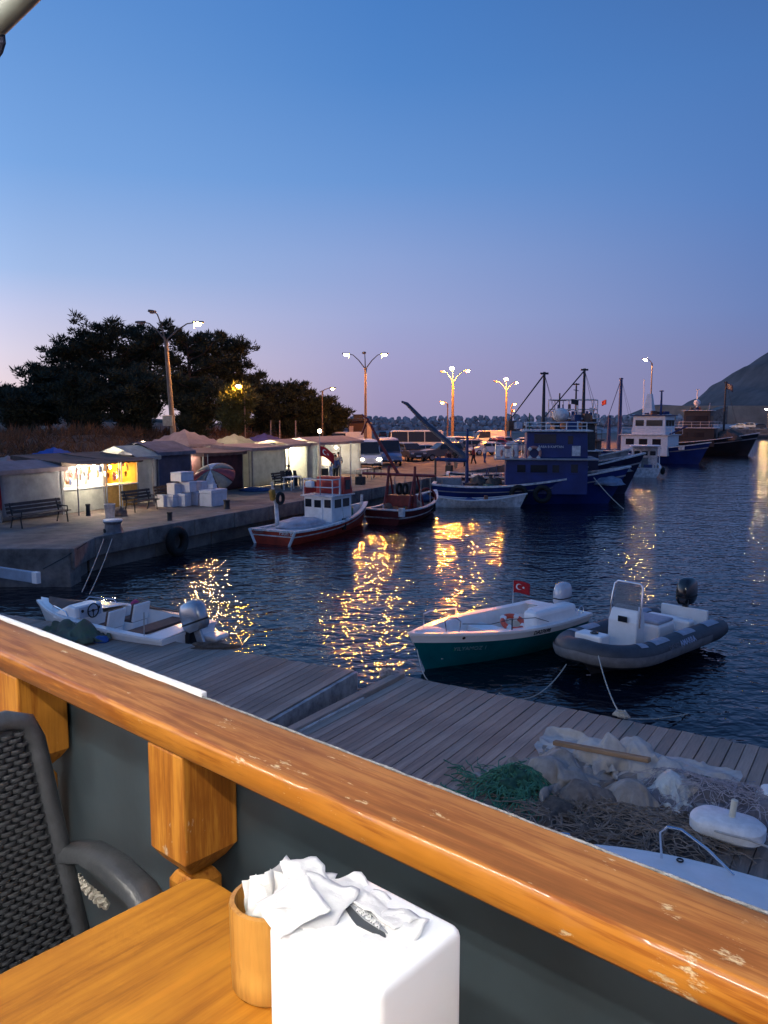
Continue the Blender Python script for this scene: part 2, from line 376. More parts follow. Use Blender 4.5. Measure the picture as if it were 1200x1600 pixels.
# ------------------------------------------------------------------ trees
bark = mat('pine_bark', (.07, .05, .038), .95, .4, 5, .8, 20)
needles = mat('pine_needles', (.035, .05, .028), .9, .4, .7, c2=(.016, .026, .015))
leaf_mat = mat('broad_leaves', (.09, .1, .03), .8, .4, 1.2, c2=(.04, .055, .018))
def pine(px, top, Y, half, label, seed, low=.35, name='pine_tree', foliage=None, tier=42):
    r = random.Random(seed); tp = at(px, top, Y); x = tp.x
    zb = QZ - .1 + bank_h(x, Y); H = (tp.z - zb) * .93; rad = half / 1250 * Y * .88
    t = thing(name, label, 'tree', (x, Y, zb), 0, 'trees on the bank')
    lean = Vector((r.uniform(-.6, .6), r.uniform(-.4, .4), 0)); mb = MB()
    def trunk(f): return Vector((lean.x * f * f + .25 * math.sin(f * 5 + seed), lean.y * f * f, H * f))
    mb.tube([trunk(f / 8) for f in range(9)], [.34 * H / 13 * (1 - .1 * f) + .02 for f in range(9)], 8)
    fo = MB()
    for i in range(tier):
        f = low + (1 - low) * (i + r.random()) / tier; a = r.uniform(0, 6.283)
        prof = math.sin(math.pi * min(1, .18 + .86 * (1 - (f - low) / (1 - low)))) ** .7
        ln = rad * max(.22, prof) * r.uniform(.62, 1.12)
        p0 = trunk(f); dr = Vector((math.cos(a), math.sin(a), r.uniform(.05, .45)))
        p1 = p0 + dr * ln * .55; p2 = p0 + dr * ln + Vector((0, 0, r.uniform(.1, .5) * ln * .4))
        mb.tube([p0, p1, p2], [.09, .055, .02], 5)
        for k in range(8):
            u = r.uniform(.25, 1.05); c = p0.lerp(p2, u) + Vector((r.uniform(-.6, .6), r.uniform(-.6, .6), r.uniform(-.1, .5)))
            tufts(fo, c, r.uniform(.5, 1.05), 46, .46, .19, r, .55, .55)
    tufts(fo, trunk(1), .8, 60, .45, .13, r, .8, .9)
    mb.build('trunk', bark, t, smooth=True); fo.build('crown', foliage or needles, t)
    return t
tree_spec = [
    (178, 512, 92, 84, 'tall dark pine whose ragged top stands highest at the left of the grove', 1, .22),
    (118, 545, 90, 62, 'dark pine with a long flat branch reaching out left of the grove', 2, .2),
    (75, 585, 88, 50, 'low dark pine at the left end of the grove', 3, .1),
    (232, 520, 96, 70, 'dark pine standing behind the left arm of the nearest lamp post', 4, .2),
    (290, 522, 93, 72, 'dark pine directly behind the nearest lamp post', 5, .18),
    (345, 532, 97, 58, 'dark pine at the right shoulder of the grove above the amber lamp', 6, .15),
    (405, 592, 99, 48, 'lower dark pine just right of the amber lit tree', 7, .12),
    (448, 606, 102, 44, 'rounded dark tree right of the amber lamp', 8, .08),
    (492, 628, 104, 32, 'dark tree behind the short single lamp post', 9, .06),
    (520, 640, 108, 24, 'smallest dark tree at the right end of the grove', 10, .05),
    (205, 590, 84, 66, 'broad dark pine low in the front middle of the grove', 11, .06),
    (300, 596, 85, 60, 'dark bushy pine low behind the pink canopy', 12, .06),
    (30, 622, 82, 52, 'dark bushy pine low at the far left edge', 13, .05),
    (130, 600, 83, 56, 'dark bushy pine low below the long flat branch', 14, .05)]
for a in tree_spec: pine(*a)
pine(374, 606, 80, 27, 'small tree lit bright amber by the street lamp in it', 21, .42, 'small_tree', leaf_mat, 24)

# ================================================================== the terrace in front
TR = math.atan2(-.6645, .7473)
TD, TN = Vector((.7473, -.6645, 0)), Vector((.6645, .7473, 0))              # along the railing, out over the water
FZ = 3.8
def TT(u, v, z): return TD * u + TN * v + Vector((0, 0, z))
def wood(name, c, dark, pale, axis_scale, rough=.35, coat=.4, flecks=.72, knots=None):
    m = bpy.data.materials.new(name); m.use_nodes = True; n, l = m.node_tree.nodes, m.node_tree.links; p = n['Principled BSDF']
    t = n.new('ShaderNodeTexCoord')
    def nz(scale, st, det=5, ro=.6, dist=0):
        mp = n.new('ShaderNodeMapping'); mp.inputs['Scale'].default_value = st; l.new(t.outputs['Object'], mp.inputs[0])
        k = n.new('ShaderNodeTexNoise'); k.inputs['Scale'].default_value = scale; k.inputs['Detail'].default_value = det; k.inputs['Roughness'].default_value = ro; k.inputs['Distortion'].default_value = dist
        l.new(mp.outputs[0], k.inputs['Vector']); return k
    def rampn(src, stops):
        r = n.new('ShaderNodeValToRGB'); e = r.color_ramp.elements
        e[0].position, e[0].color = stops[0][0], tuple(stops[0][1]) + (1,); e[1].position, e[1].color = stops[-1][0], tuple(stops[-1][1]) + (1,)
        for q, cc in stops[1:-1]: e.new(q).color = tuple(cc) + (1,)
        l.new(src.outputs['Fac'], r.inputs[0]); return r
    grain = nz(9, axis_scale, 8, .7, .6); blot = nz(4.5, (1, 1, 1), 4, .6); fl = nz(38, tuple(.45 * a + .35 for a in axis_scale), 6, .7); fl2 = nz(3.2, (1, 1, 1), 2)
    fine = nz(46, axis_scale, 4, .7)
    mxg = n.new('ShaderNodeMath'); mxg.operation = 'MULTIPLY_ADD'; mxg.inputs[1].default_value = .45; l.new(fine.outputs['Fac'], mxg.inputs[0]); sc3 = n.new('ShaderNodeMath'); sc3.operation = 'MULTIPLY'; sc3.inputs[1].default_value = .62; l.new(grain.outputs['Fac'], sc3.inputs[0]); l.new(sc3.outputs[0], mxg.inputs[2])
    mxg.outputs[0].name; g = n.new('ShaderNodeValToRGB'); e = g.color_ramp.elements; e[0].position, e[0].color = .42, tuple(v * .72 for v in dark) + (1,); e[1].position, e[1].color = .66, tuple(v * 1.18 for v in c) + (1,); e.new(.5).color = tuple(dark) + (1,); e.new(.56).color = tuple(c) + (1,); l.new(mxg.outputs[0], g.inputs[0])
    bl = rampn(blot, [(.35, (.72, .66, .6)), (.65, (1.0, 1.0, 1.0))])
    mu = n.new('ShaderNodeMix'); mu.data_type = 'RGBA'; mu.blend_type = 'MULTIPLY'; mu.inputs[0].default_value = 1
    l.new(g.outputs[0], mu.inputs[6]); l.new(bl.outputs[0], mu.inputs[7])
    ad = n.new('ShaderNodeMath'); ad.operation = 'ADD'; l.new(fl.outputs['Fac'], ad.inputs[0])
    sc2 = n.new('ShaderNodeMath'); sc2.operation = 'MULTIPLY'; sc2.inputs[1].default_value = .45; l.new(fl2.outputs['Fac'], sc2.inputs[0]); l.new(sc2.outputs[0], ad.inputs[1])
    fr = n.new('ShaderNodeValToRGB'); e = fr.color_ramp.elements; e[0].position = flecks + .16; e[1].position = flecks + .22; e[0].color = (0, 0, 0, 1); e[1].color = (.8, .8, .8, 1); l.new(ad.outputs[0], fr.inputs[0])
    mx = n.new('ShaderNodeMix'); mx.data_type = 'RGBA'; l.new(fr.outputs[0], mx.inputs[0]); l.new(mu.outputs[2], mx.inputs[6]); mx.inputs[7].default_value = tuple(pale) + (1,)
    last = mx.outputs[2]
    if knots:
        mk = n.new('ShaderNodeMapping'); mk.inputs['Scale'].default_value = knots; l.new(t.outputs['Object'], mk.inputs[0])
        vo = n.new('ShaderNodeTexVoronoi'); vo.inputs['Scale'].default_value = 1; vo.inputs['Randomness'].default_value = 1; l.new(mk.outputs[0], vo.inputs['Vector'])
        kr = n.new('ShaderNodeValToRGB'); ke = kr.color_ramp.elements; ke[0].position, ke[1].position = .035, .12; ke[0].color = (.75, .75, .75, 1); ke[1].color = (0, 0, 0, 1); l.new(vo.outputs['Distance'], kr.inputs[0])
        mk2 = n.new('ShaderNodeMix'); mk2.data_type = 'RGBA'; l.new(kr.outputs[0], mk2.inputs[0]); l.new(last, mk2.inputs[6]); mk2.inputs[7].default_value = (dark[0] * .35, dark[1] * .3, dark[2] * .3, 1); last = mk2.outputs[2]
    l.new(last, p.inputs['Base Color'])
    rgh = n.new('ShaderNodeMapRange'); rgh.inputs[3].default_value = rough - .1; rgh.inputs[4].default_value = rough + .25; l.new(blot.outputs['Fac'], rgh.inputs[0]); l.new(rgh.outputs[0], p.inputs['Roughness'])
    p.inputs['Coat Weight'].default_value = coat; p.inputs['Coat Roughness'].default_value = .12 if coat > .6 else .25; p.inputs['Specular IOR Level'].default_value = .3
    b = n.new('ShaderNodeBump'); b.inputs['Strength'].default_value = .35; b.inputs['Distance'].default_value = .003
    l.new(grain.outputs['Fac'], b.inputs['Height']); b2 = n.new('ShaderNodeBump'); b2.inputs['Strength'].default_value = .5; b2.inputs['Distance'].default_value = -.002
    l.new(fr.outputs[0], b2.inputs['Height']); l.new(b.outputs[0], b2.inputs['Normal']); l.new(b2.outputs[0], p.inputs['Normal'])
    return m
rail_wood = wood('varnished_rail_wood', (.36, .155, .042), (.26, .095, .022), (.62, .5, .3), (.1, 1.6, 1.6), .52, .06, .7)
edge_wood = wood('varnished_edge_wood', (.46, .18, .022), (.3, .095, .01), (.62, .5, .3), (.1, 1.6, 1.6), .34, .8, .74)
post_wood = wood('varnished_post_wood', (.5, .21, .028), (.36, .125, .015), (.6, .52, .4), (1.8, 1.8, .12), .42, .15, .75)
table_wood = wood('table_laminate', (.43, .175, .012), (.37, .142, .009), (.5, .25, .08), (1.5, .08, 1.5), .5, .0, .9, knots=(8, 3.2, .01))
slate = mat('slate_sheet', (.03, .047, .06), .42, .16, 2.2, .06, 8)
terrace = tag(MB().box((-2, -2.1, FZ - .1), (14, 5.85, .2)).box((-2, -2.4, 1.35), (13, 5, 4.7)).build('terrace_floor', mat('terrace_boards', (.16, .11, .07), .7, .3, 4, .3, 40), rz=TR), kind='structure')
roof = tag(MB().box((-2, -2.6, 6.75), (14, 4.4, .12)).build('terrace_roof', white_paint, rz=TR), kind='structure')
for u in (-6, 2.5):
    for v in (-4.4, -.6): MB().box((u, v, 5.245), (.14, .14, 2.89)).build('post', rail_wood, roof)
# railing
RB = TT(-1, .77, FZ)
rail = thing('timber_railing', 'varnished wooden terrace railing with a worn broad top board', 'railing', RB, TR)
def L_(u, v, z): return (u + 1, v - .77, z - FZ)
mb = MB(); rings = []
nseg = 150; rw = random.Random(2)
for i in range(nseg + 1):
    u = -4.2 + 6.4 * i / nseg; j = lambda s: rw.uniform(-s, s)
    sec = [(.715, 4.652), (.7075, 4.660), (.7075 + j(.0006), 4.692), (.7095 + j(.0004), 4.6978), (.7145, 4.700 + j(.0004)), (.80, 4.7005), (.8265 + j(.0016), 4.700), (.8295 + j(.0016), 4.696), (.8295, 4.652)]
    rings.append([L_(u, v, z) for v, z in sec])
mb.loft(rings); tbd = mb.build('top_board', rail_wood, rail, smooth=True, auto=50); tbd.data.materials.append(edge_wood)
for p_ in tbd.data.polygons:
    if p_.index < nseg * 9 and p_.index % 9 < 4: p_.material_index = 1
for u0 in (-1.182, -1.79):
    a, b, v0, v1 = u0, u0 + .104, .7155, .826
    um, vm = (a + b) / 2 - (a + 1 + 0) * 0, (v0 + v1) / 2
    mb = MB()
    def ring(z, ins): return [L_(a + ins, v0 + ins, z), L_(b - ins, v0 + ins, z), L_(b - ins, v1 - ins, z), L_(a + ins, v1 - ins, z)]
    mb.loft([ring(4.651, 0), ring(4.462, 0), ring(4.44, .014), ring(4.418, .034)]); mb.build('post', post_wood, rail, bevel=.004)
    MB().loft([ring(4.417, .03), ring(4.40, .02), ring(3.81, .02)]).build('baluster', post_wood, rail, bevel=.006)
mb = MB(); rings = []
for i in range(81):
    u = -4.2 + 6.4 * i / 80
    rings.append([L_(u, .829 + .004 * math.sin(u * 7) * math.sin(k * .9) + .003 * noise.noise(Vector((u * 4, k, 0))) - (.002 if True else 0) + .006, 4.66 - .86 * k / 10 - .006) for k in range(11)])
mb.loft(rings, cap=False, closed=False); mb.build('weather_sheet', slate, rail, smooth=True, solid=.004)
strip = MB(); u = -4.2
while u < -1.19:
    e = min(-1.186, u + 1.07); strip.box(L_((u + e) / 2, .8405, 4.6945), (e - u - .004, .013, .017)); u = e
strip.build('white_edging', mat('white_plastic', (.82, .83, .84), .35, .04, 4), rail, bevel=.002)
MB().tube([L_(-1.184 + 1.4 * i / 40, .834 + .0012 * math.sin(i * 2.1), 4.697) for i in range(41)], .0022, 6).build('edge_cord', mat('grey_cord', (.25, .26, .28), .7, .3, 90, .5, 300), rail, smooth=True)
# table
tb = thing('wooden_table', 'orange wood table with rounded corners at the bottom left', 'table', TT(-.55, .28, FZ), TR)
def rrect(x0, x1, y0, y1, r, n=6):
    out = []
    for cx, cy, a0 in ((x1 - r, y1 - r, 0), (x0 + r, y1 - r, 90), (x0 + r, y0 + r, 180), (x1 - r, y0 + r, 270)):
        out += [(cx + r * math.cos(R(a0 + 90 * k / n)), cy + r * math.sin(R(a0 + 90 * k / n))) for k in range(n + 1)]
    return out
MB().prism(rrect(-.372, .372, -.372, .358, .035), .722, .75).build('tabletop', table_wood, tb, bevel=.004)
MB().box((0, 0, .695), (.6, .6, .05)).build('apron_frame', black_plastic, tb)
for sx in (-1, 1):
    for sy in (-1, 1): MB().box((sx * .3, sy * .3, .335), (.045, .045, .67)).build('leg', black_plastic, tb, bevel=.004)
# dark knots on the table, thin inlays of the laminate print
# napkin dispenser
nd = thing('napkin_dispenser', 'white plastic napkin box stuffed with paper napkins on the table', 'napkin box', TT(-.516, .551, 4.5505), TR)
box_white = mat('dispenser_plastic', (.84, .86, .87), .3, .03, 3)
paper = mat('paper_napkin', (.86, .86, .85), .85, .04, 12, .15, 60, trans=.25)
def rr3(w, d, r, z, n=6): return [(x, y, z) for x, y in rrect(-w / 2, w / 2, -d / 2, d / 2, r, n)]
bw_, bd_, bh_ = .154, .128, .142
MB().loft([rr3(bw_, bd_, .010, 0), rr3(bw_, bd_, .010, bh_ - .009), rr3(bw_ - .002, bd_ - .002, .0095, bh_ - .0045), rr3(bw_ - .006, bd_ - .006, .009, bh_ - .0013), rr3(bw_ - .012, bd_ - .012, .007, bh_)]).build('body', box_white, nd, smooth=True, auto=50)
eye = []
for k in range(25):
    a = 2 * math.pi * k / 24; eye.append((.034 * math.cos(a), .0105 * math.sin(a) * (1 - .55 * abs(math.cos(a)))))
op = MB().prism(eye[:-1], bh_ + .0004, bh_ + .0016).build('opening', mat('opening_shade', (.05, .055, .06), .6, .1, 30), nd, loc=(-.004, .004, 0), rz=R(-9))
pl_ = MB().prism([(x * .94, y * .42 + .0042) for x, y in eye[:-1]], bh_ + .0016, bh_ + .0026).build('printed_plate', mat('grey_plate', (.33, .35, .37), .4, .1, 30), nd, loc=(-.004, .004, 0), rz=R(-9))
letters('KEY DYNA', .0078, paper, pl_, (.002, .0016, bh_ + .0028), (0, 0, 0))
MB().torus((0, 0, 0), .0085, .001, 18, 6, 'X').build('key_hole', box_white, nd, loc=(bw_ / 2 + .0003, -.012, .045), smooth=True)
rp = random.Random(31)
def crumple(mb, c, w, d, az, tilt, seed, n=9, amp=.009):
    rows = []; m = Matrix.Translation(c) @ Matrix.Rotation(az, 4, 'Z') @ Matrix.Rotation(tilt, 4, 'X')
    for i in range(n + 1):
        row = []
        for k in range(n + 1):
            x, y = (i / n - .5) * w, (k / n - .5) * d
            q = Vector((x * 45 + seed * 3.7, y * 45, seed)); z = amp * noise.noise(q) + amp * .45 * noise.noise(q * 2.3)
            row.append(m @ Vector((x + .004 * noise.noise(q + Vector((9, 0, 0))), y + .004 * noise.noise(q + Vector((0, 9, 0))), z)))
        rows.append(row)
    mb.loft(rows, cap=False, closed=False)
for i, (x, y, z, w, d, a, ti) in enumerate([(-.062, -.012, .147, .075, .075, 15, 10), (-.085, -.004, .147, .06, .07, 40, -6), (-.07, -.034, .15, .07, .06, -20, 24), (-.098, .012, .15, .045, .06, 65, 12), (-.02, .034, .1455, .11, .038, -8, -6), (.03, .012, .145, .05, .06, 12, 4)]):
    m_ = MB(); crumple(m_, (x, y, z - .001), w, d, R(a), R(ti) * .7, i + 1, 12, .005); m_.build('napkin', paper, nd, smooth=True, solid=.0006)
# bamboo cup with napkins
cup = thing('bamboo_cup', 'round bamboo cup holding paper napkins beside the white napkin box', 'cup', TT(-.668, .556, 4.5505), TR)
bamb = wood('bamboo_cane', (.55, .28, .06), (.42, .19, .035), (.7, .5, .25), (1.4, 1.4, .1), .32, .3, .85)
MB().lathe([(.040, 0), (.0455, .006), (.0468, .03), (.0455, .04), (.0468, .05), (.0475, .102), (.0465, .106), (.041, .107), (.0395, .102), (.0395, .012), (.001, .010)], n=36, cap=False).build('shell', bamb, cup, smooth=True, auto=60)
for i, (x, y, z, w, d, a, ti) in enumerate([(.012, -.012, .108, .05, .06, 40, 70), (.018, .008, .112, .045, .07, 100, 66), (0, -.02, .104, .05, .05, -20, 74), (.022, -.012, .121, .04, .05, 10, 50), (-.014, .0, .1, .04, .05, 70, 80)]):
    m_ = MB(); crumple(m_, (x, y, z), w, d, R(a), R(ti), i + 11); m_.build('napkin', paper, cup, smooth=True, solid=.0006)
# chair
ch = thing('armchair', 'black woven plastic armchair at the left end of the table', 'chair', TT(-1.2, .40, FZ), TR)
cb = mat('chair_plastic', (.045, .05, .058), .36, .2, 30, .08, 120)
def C_(u, v, z): return Vector((u + 1.2, v - .40, z - FZ))
def back_u(z): return -1.44 + (4.67 - z) * .17
def half(z): return .243 + (4.67 - z) * .1
# frame of the backrest
pts = []
for k in range(11): z = 4.12 + .49 * k / 10; pts.append((1, z))
fr = [C_(back_u(z), .40 + half(z) - .014, z) for _, z in pts] + [C_(back_u(4.645), .40 + .222, 4.645), C_(back_u(4.658), .40 + .19, 4.658)]
fr = fr + [Vector((p.x, -p.y, p.z)) for p in reversed(fr)]
MB().tube(fr, .0185, 10).build('back_frame', cb, ch, smooth=True)
MB().loft([[C_(back_u(z) - .006, .40 + s * (half(z) - .02), z) for s in (-1, -.5, 0, .5, 1)] for z in [4.14 + .5 * k / 6 for k in range(7)]], cap=False, closed=False).build('back_liner', cb, ch, solid=.004)
sm = MB(); sm.loft([[(x, y * .0123, zz * .0042) for x, y, zz in ((0.0002, -1, .75), (0.0075, -.62, 1), (.009, 0, 1), (.0075, .62, 1), (0.0002, 1, .75))] for zz in (0,)] + [], cap=False) if False else None
bar = MB()
rg = []
for yy, xx in ((-.0135, .0), (-.009, .0052), (-.004, .0075), (.004, .0075), (.009, .0052), (.0135, .0)):
    rg.append([(xx - .002, yy, -.0036), (xx + .001, yy, -.0036), (xx + .0022, yy, 0), (xx + .001, yy, .0036), (xx - .002, yy, .0036)])
bar.loft(rg); bme = bpy.data.meshes.new('weave_strip'); bme.from_pydata(bar.v, [], bar.f); bme.update(); bme.materials.append(cb)
bme.polygons.foreach_set('use_smooth', [True] * len(bme.polygons)); bme.set_sharp_from_angle(angle=R(50))
rest = MB()
for cidx in range(19):
    for ridx in range(50):
        z = 4.155 + ridx * .0097; v = .40 + half(z) - .044 - cidx * .0245 + (.0 if (ridx % 2) else -.0)
        if z > 4.64 or v < .40 - half(z) + .04: continue
        v += .006 if ridx % 2 else -.006
        c = C_(back_u(z) + .001, v, z)
        if cidx < 6:
            o = bpy.data.objects.new('weave_strip', bme); col.objects.link(o); o.parent = ch; o.location = c; o.rotation_euler = (0, 0, 0)
        else: rest.add([Vector(p) + c for p in bar.v], bar.f)
tag(rest.build('back_weave', cb, ch), kind='stuff')
for sgn in (1, -1):
    y = .282 * sgn
    def arm_pts(): return [Vector((-.19, y * .96, .59)), Vector((-.13, y, .607)), Vector((-.05, y, .613)), Vector((.04, y, .6)), Vector((.12, y, .55)), Vector((.18, y, .46)), Vector((.205, y, .36)), Vector((.21, y * 1.02, .2)), Vector((.22, y * 1.04, .0))]
    rings = []; ap = arm_pts()
    for i, p in enumerate(ap):
        t = (ap[min(i + 1, 8)] - ap[max(i - 1, 0)]).normalized(); nn = Vector((-t.z, 0, t.x)); w, h = (.029, .017) if i < 6 else (.022, .018)
        rings.append([p + Vector((0, w * cs, 0)) + nn * h * sn for cs, sn in ((1, -.6), (1, .35), (.72, .85), (0, 1.05), (-.72, .85), (-1, .35), (-1, -.6), (-.6, -1), (.6, -1))])
    MB().loft(rings).build('armrest', cb, ch, smooth=True, auto=55)
    MB().tube([(-.17, y * .9, .34), (-.2, y * .92, .18), (-.24, y * .95, 0)], .02, 8).build('leg', cb, ch, smooth=True)
MB().prism(rrect(-.19, .22, -.25, .25, .05), .395, .42).build('seat', cb, ch, bevel=.008)
tag(MB().tube([TT(-1.648 + .16 * k / 40, .79 + .006 * math.sin(k * 1.5), 4.196 - .014 * k / 40 + .006 * math.cos(k * 1.5)) for k in range(41)], .007, 6).build('rope_end', rope_mat, smooth=True), 'short length of pale twisted rope seen under the chair arm', 'rope')
# terrace lamps under the roof behind the viewer; rear three added to brighten the boats
def tube_lamp(u, v, ln, power, label):
    t = thing('ceiling_lamp', label, 'lamp', TT(u, v, 6.62), TR)
    MB().box((0, 0, .04), (ln + .1, .09, .06)).build('housing', white_paint, t, bevel=.01)
    MB().tube([(-ln / 2, 0, -.02), (ln / 2, 0, -.02)], .019, 10).build('light_tube', mat('lamp_tube_%d' % power, (1, 1, 1), .5, 0, emit=power, ecol=(1, .93, .83)), t)
tube_lamp(-1.6, -.75, 1.2, 330, 'long white tube lamp over the chair side of the terrace')
tube_lamp(.7, -.95, 1.2, 420, 'long white tube lamp over the near side of the terrace')
tube_lamp(-4.2, -2.6, 1.2, 620, 'unseen white tube lamp added over the far left of the terrace to brighten the boats')
tube_lamp(-1.2, -3.2, 1.2, 620, 'unseen white tube lamp added at the back of the terrace to brighten the boats')
tube_lamp(2.6, -2.8, 1.2, 620, 'unseen white tube lamp added over the far right of the terrace to brighten the boats')
# awning pole in the upper left corner
aw = thing('awning_pole', 'white awning pole crossing the upper left corner', 'awning', at(-40, 80, 1.7))
a0, a1 = at(-40, 66, 1.7), at(90, -62, 1.62); o0 = Vector(aw.location)
e0, e1 = a0 - (a1 - a0) * 2, a1 + (a1 - a0) * 3
MB().tube([e0 - o0, e1 - o0], .026, 14).tube([Vector((e0.x, e0.y, FZ)) - o0, e0 - o0], .026, 14).tube([e1 - o0, TT(e1.dot(TD), -.5, 6.68) - o0], .026, 14).build('pole', mat('awning_aluminium', (.2, .22, .2), .5, .1, 8), aw, smooth=True)
MB().tube([at(-6, 40, 1.7) - o0, at(2, 52, 1.69) - o0, at(3, 66, 1.69) - o0, at(0, 80, 1.7) - o0, at(-8, 95, 1.7) - o0], [.006, .0075, .008, .0065, .004], 8).build('strap', mat('navy_strap', (.01, .012, .035), .8, .2, 40), aw, smooth=True)

# ================================================================== pontoons
plank_mat = mat('weathered_deck_plank', (.42, .335, .275), .8, .35, 3, .5, 60, stretch=(4, .4, 4), c2=(.21, .175, .155))
plank_mats = [mat('weathered_deck_plank_%d' % i, tuple(v * k for v in (.42, .335, .275)), .8, .35, 3, .5, 60, stretch=(4, .4, 4), c2=tuple(v * k for v in (.21, .175, .155))) for i, k in enumerate((.8, .9, 1.0, 1.1))]
float_mat = mat('pontoon_float', (.33, .33, .34), .7, .4, 4, .4, 20)
def pontoon(label, P, ang, length, width, deck=.5):
    """P: far corner; planks run across from the far edge towards the terrace"""
    t = thing('pontoon', label, 'pontoon', (P[0], P[1], 0), ang, 'floating pontoons')
    n = int(length / .18); meshes = []
    for q in range(3):
        mb = MB(); mb.box((0, 0, 0), (.166, width, .035)); meshes.append(mb)
    for i in range(n):
        o = MB().box((0, 0, 0), (.166, width + rnd.uniform(-.02, .02), .036)).build('plank', rnd.choice(plank_mats), t, loc=(.09 + i * .18, -width / 2 + rnd.uniform(-.015, .015), deck - .018 + rnd.uniform(-.004, .003)), rz=rnd.uniform(-.004, .004))
    for y in (-.12, -width / 2, -width + .12): MB().box((n * .09, y, deck - .1), (n * .18, .12, .12)).build('beam', plank_mat, t)
    for y in (-.5, -width + .5): MB().box((n * .09, y, .11), (n * .18 - .1, .8, .55)).build('float', float_mat, t, bevel=.04)
    return t, n * .18
p2, l2 = pontoon('wide grey plank pontoon heaped with nets in front of the teal boat', (.42, 14.28), R(-32.5), 9.2, 3.75)
p1, l1 = pontoon('grey plank pontoon lying alongside the white speedboat', (-9.4, 19.15), R(-27), 9.9, 4.6, .49)
# end fascia and edge beam at the joint
MB().box((l1 + .05, -2.2, .26), (.07, 4.4, .42)).build('end_fascia', mat('faded_fascia', (.55, .55, .55), .75, .5, 3, .5, 20, c2=(.14, .14, .15)), p1)
MB().box((-.12, -1.88, .5), (.17, 3.75, .12)).build('edge_beam', plank_mat, p2, bevel=.01)
MB().box((-.02, -2.6, .505), (.035, 2.4, .03)).build('metal_strip', old_white, p2)
def lump(name, label, cat, c, dims, m, seed, amp=.35, parent=None, rz=0, n=22, mm=14, freq=2.2, top=True, group=None):
    mb = MB(); mb.ball((0, 0, 0), 1, n, mm); vs = []
    for v in mb.v:
        v = Vector(v); q = v * freq + Vector((seed * 5.1, seed, 0)); f = 1 + amp * noise.noise(q) + amp * .55 * abs(noise.noise(q * 2.7)) + amp * .3 * noise.noise(q * 6)
        w = Vector((v.x * dims[0], v.y * dims[1], max(v.z, -.15) * dims[2])) * f
        w.z = max(w.z, -.02); vs.append(tuple(w))
    mb.v = vs
    o = mb.build(name, m, parent, loc=c, rz=rz, sub=1)
    if label: tag(o, label, cat, group)
    return o
def cloth(name, label, cat, c, key, m, rz=0, sx=1, sy=1, sz=1):
    me = SHEETS[key].copy(); me.name = name; me.materials.clear(); me.materials.append(m); me.polygons.foreach_set('use_smooth', [True] * len(me.polygons))
    o = bpy.data.objects.new(name, me); col.objects.link(o); o.location = c; o.rotation_euler = (0, 0, rz); o.scale = (sx, sy, sz)
    k = o.modifiers.new('sub', 'SUBSURF'); k.levels = k.render_levels = 1
    return tag(o, label, cat)
def cords(parent, w, d, h, n, m, seed, r0=.006):
    """loose loops of net cord lying over a heap"""
    r = random.Random(seed); mb = MB()
    for _ in range(n):
        x, y, a = r.uniform(-.42, .42) * w, r.uniform(-.42, .42) * d, r.uniform(0, 6.28); pts = []
        for k in range(9):
            a += r.uniform(-.7, .7); x += .09 * math.cos(a); y += .09 * math.sin(a)
            f = max(0, 1 - (abs(2 * x / w) ** 2 + abs(2 * y / d) ** 2) * .5); pts.append((x, y, .03 + h * f * (.75 + .25 * math.sin(3 * x + 5 * y)) + r.uniform(0, .05)))
        mb.tube(pts, r0 * r.uniform(.6, 1.3), 4)
    return tag(mb.build('net_cords', m, parent), kind='stuff')
tarp = mat('pale_net_cloth', (.4, .37, .34), .9, .3, 5, .5, 80, c2=(.22, .2, .185))
netm = mat('brown_fish_net', (.15, .12, .1), .95, .4, 14, .9, 140, c2=(.06, .05, .043))
grn = mat('green_net', (.03, .13, .085), .9, .4, 18, .9, 120, c2=(.01, .05, .035))
lil = mat('lilac_fine_net', (.3, .29, .33), .9, .3, 12, .6, 120, alpha=.62, c2=(.17, .165, .19))
D5 = .505
def on_deck(px, py, z=D5): return gp(px, py, z)
fn_ = cloth('fishing_net', 'brown net heap spread low under the pale cloth on the pontoon', 'fishing net', on_deck(955, 1300), 'cloth_e', netm, R(-25), 1.05, 1.0, .9)
cords(fn_, 2.2, 1.2, .2, 260, mat('net_cord', (.26, .21, .17), .9, .4, 9), 4)
cloth('crumpled_cloth', 'pale crumpled cloth heaped beside the green net', 'cloth', on_deck(868, 1222), 'cloth_a', tarp, R(35), .85, .85, 1.2)
cloth('crumpled_cloth', 'pale crumpled sheet under the wooden pole', 'cloth', on_deck(980, 1203), 'cloth_b', mat('pale_sheet', (.55, .53, .5), .8, .2, 4, .3, 60, c2=(.36, .34, .33)), R(-32), .95, .85, 1.25)
cloth('torn_netting', 'crumpled brown netting between the two pale sheets', 'netting', on_deck(905, 1258), 'cloth_c', mat('grey_brown_net', (.27, .23, .2), .9, .4, 9, .8, 120, c2=(.13, .11, .1)), R(10), .95, .85, 1.1)
cloth('sack', 'grey brown sack slumped in the middle of the net heap', 'sack', on_deck(985, 1262), 'cloth_d', tarp, R(-20), 1, .85, 1.2)
cloth('plastic_bag', 'pale green white plastic bag right of the grey brown sack', 'bag', on_deck(1048, 1246), 'cloth_d', mat('pale_bag', (.55, .58, .57), .4, .15, 5, .2, 40), R(115), .85, .75, 1.1)
gb = lump('green_net_bundle', 'round bundle of green net at the left of the net heap', 'net bundle', on_deck(803, 1240), (.3, .28, .28), grn, 2, .5, n=36, mm=22, freq=3.8)
cords(gb, .75, .7, .3, 140, mat('green_cord', (.05, .2, .13), .9, .4, 9), 6, .008)
ln_ = cloth('fine_net', 'fine lilac grey net draped from the pole end to the white float', 'net', on_deck(1125, 1258), 'cloth_e', lil, R(148), .9, .8, 1.1)
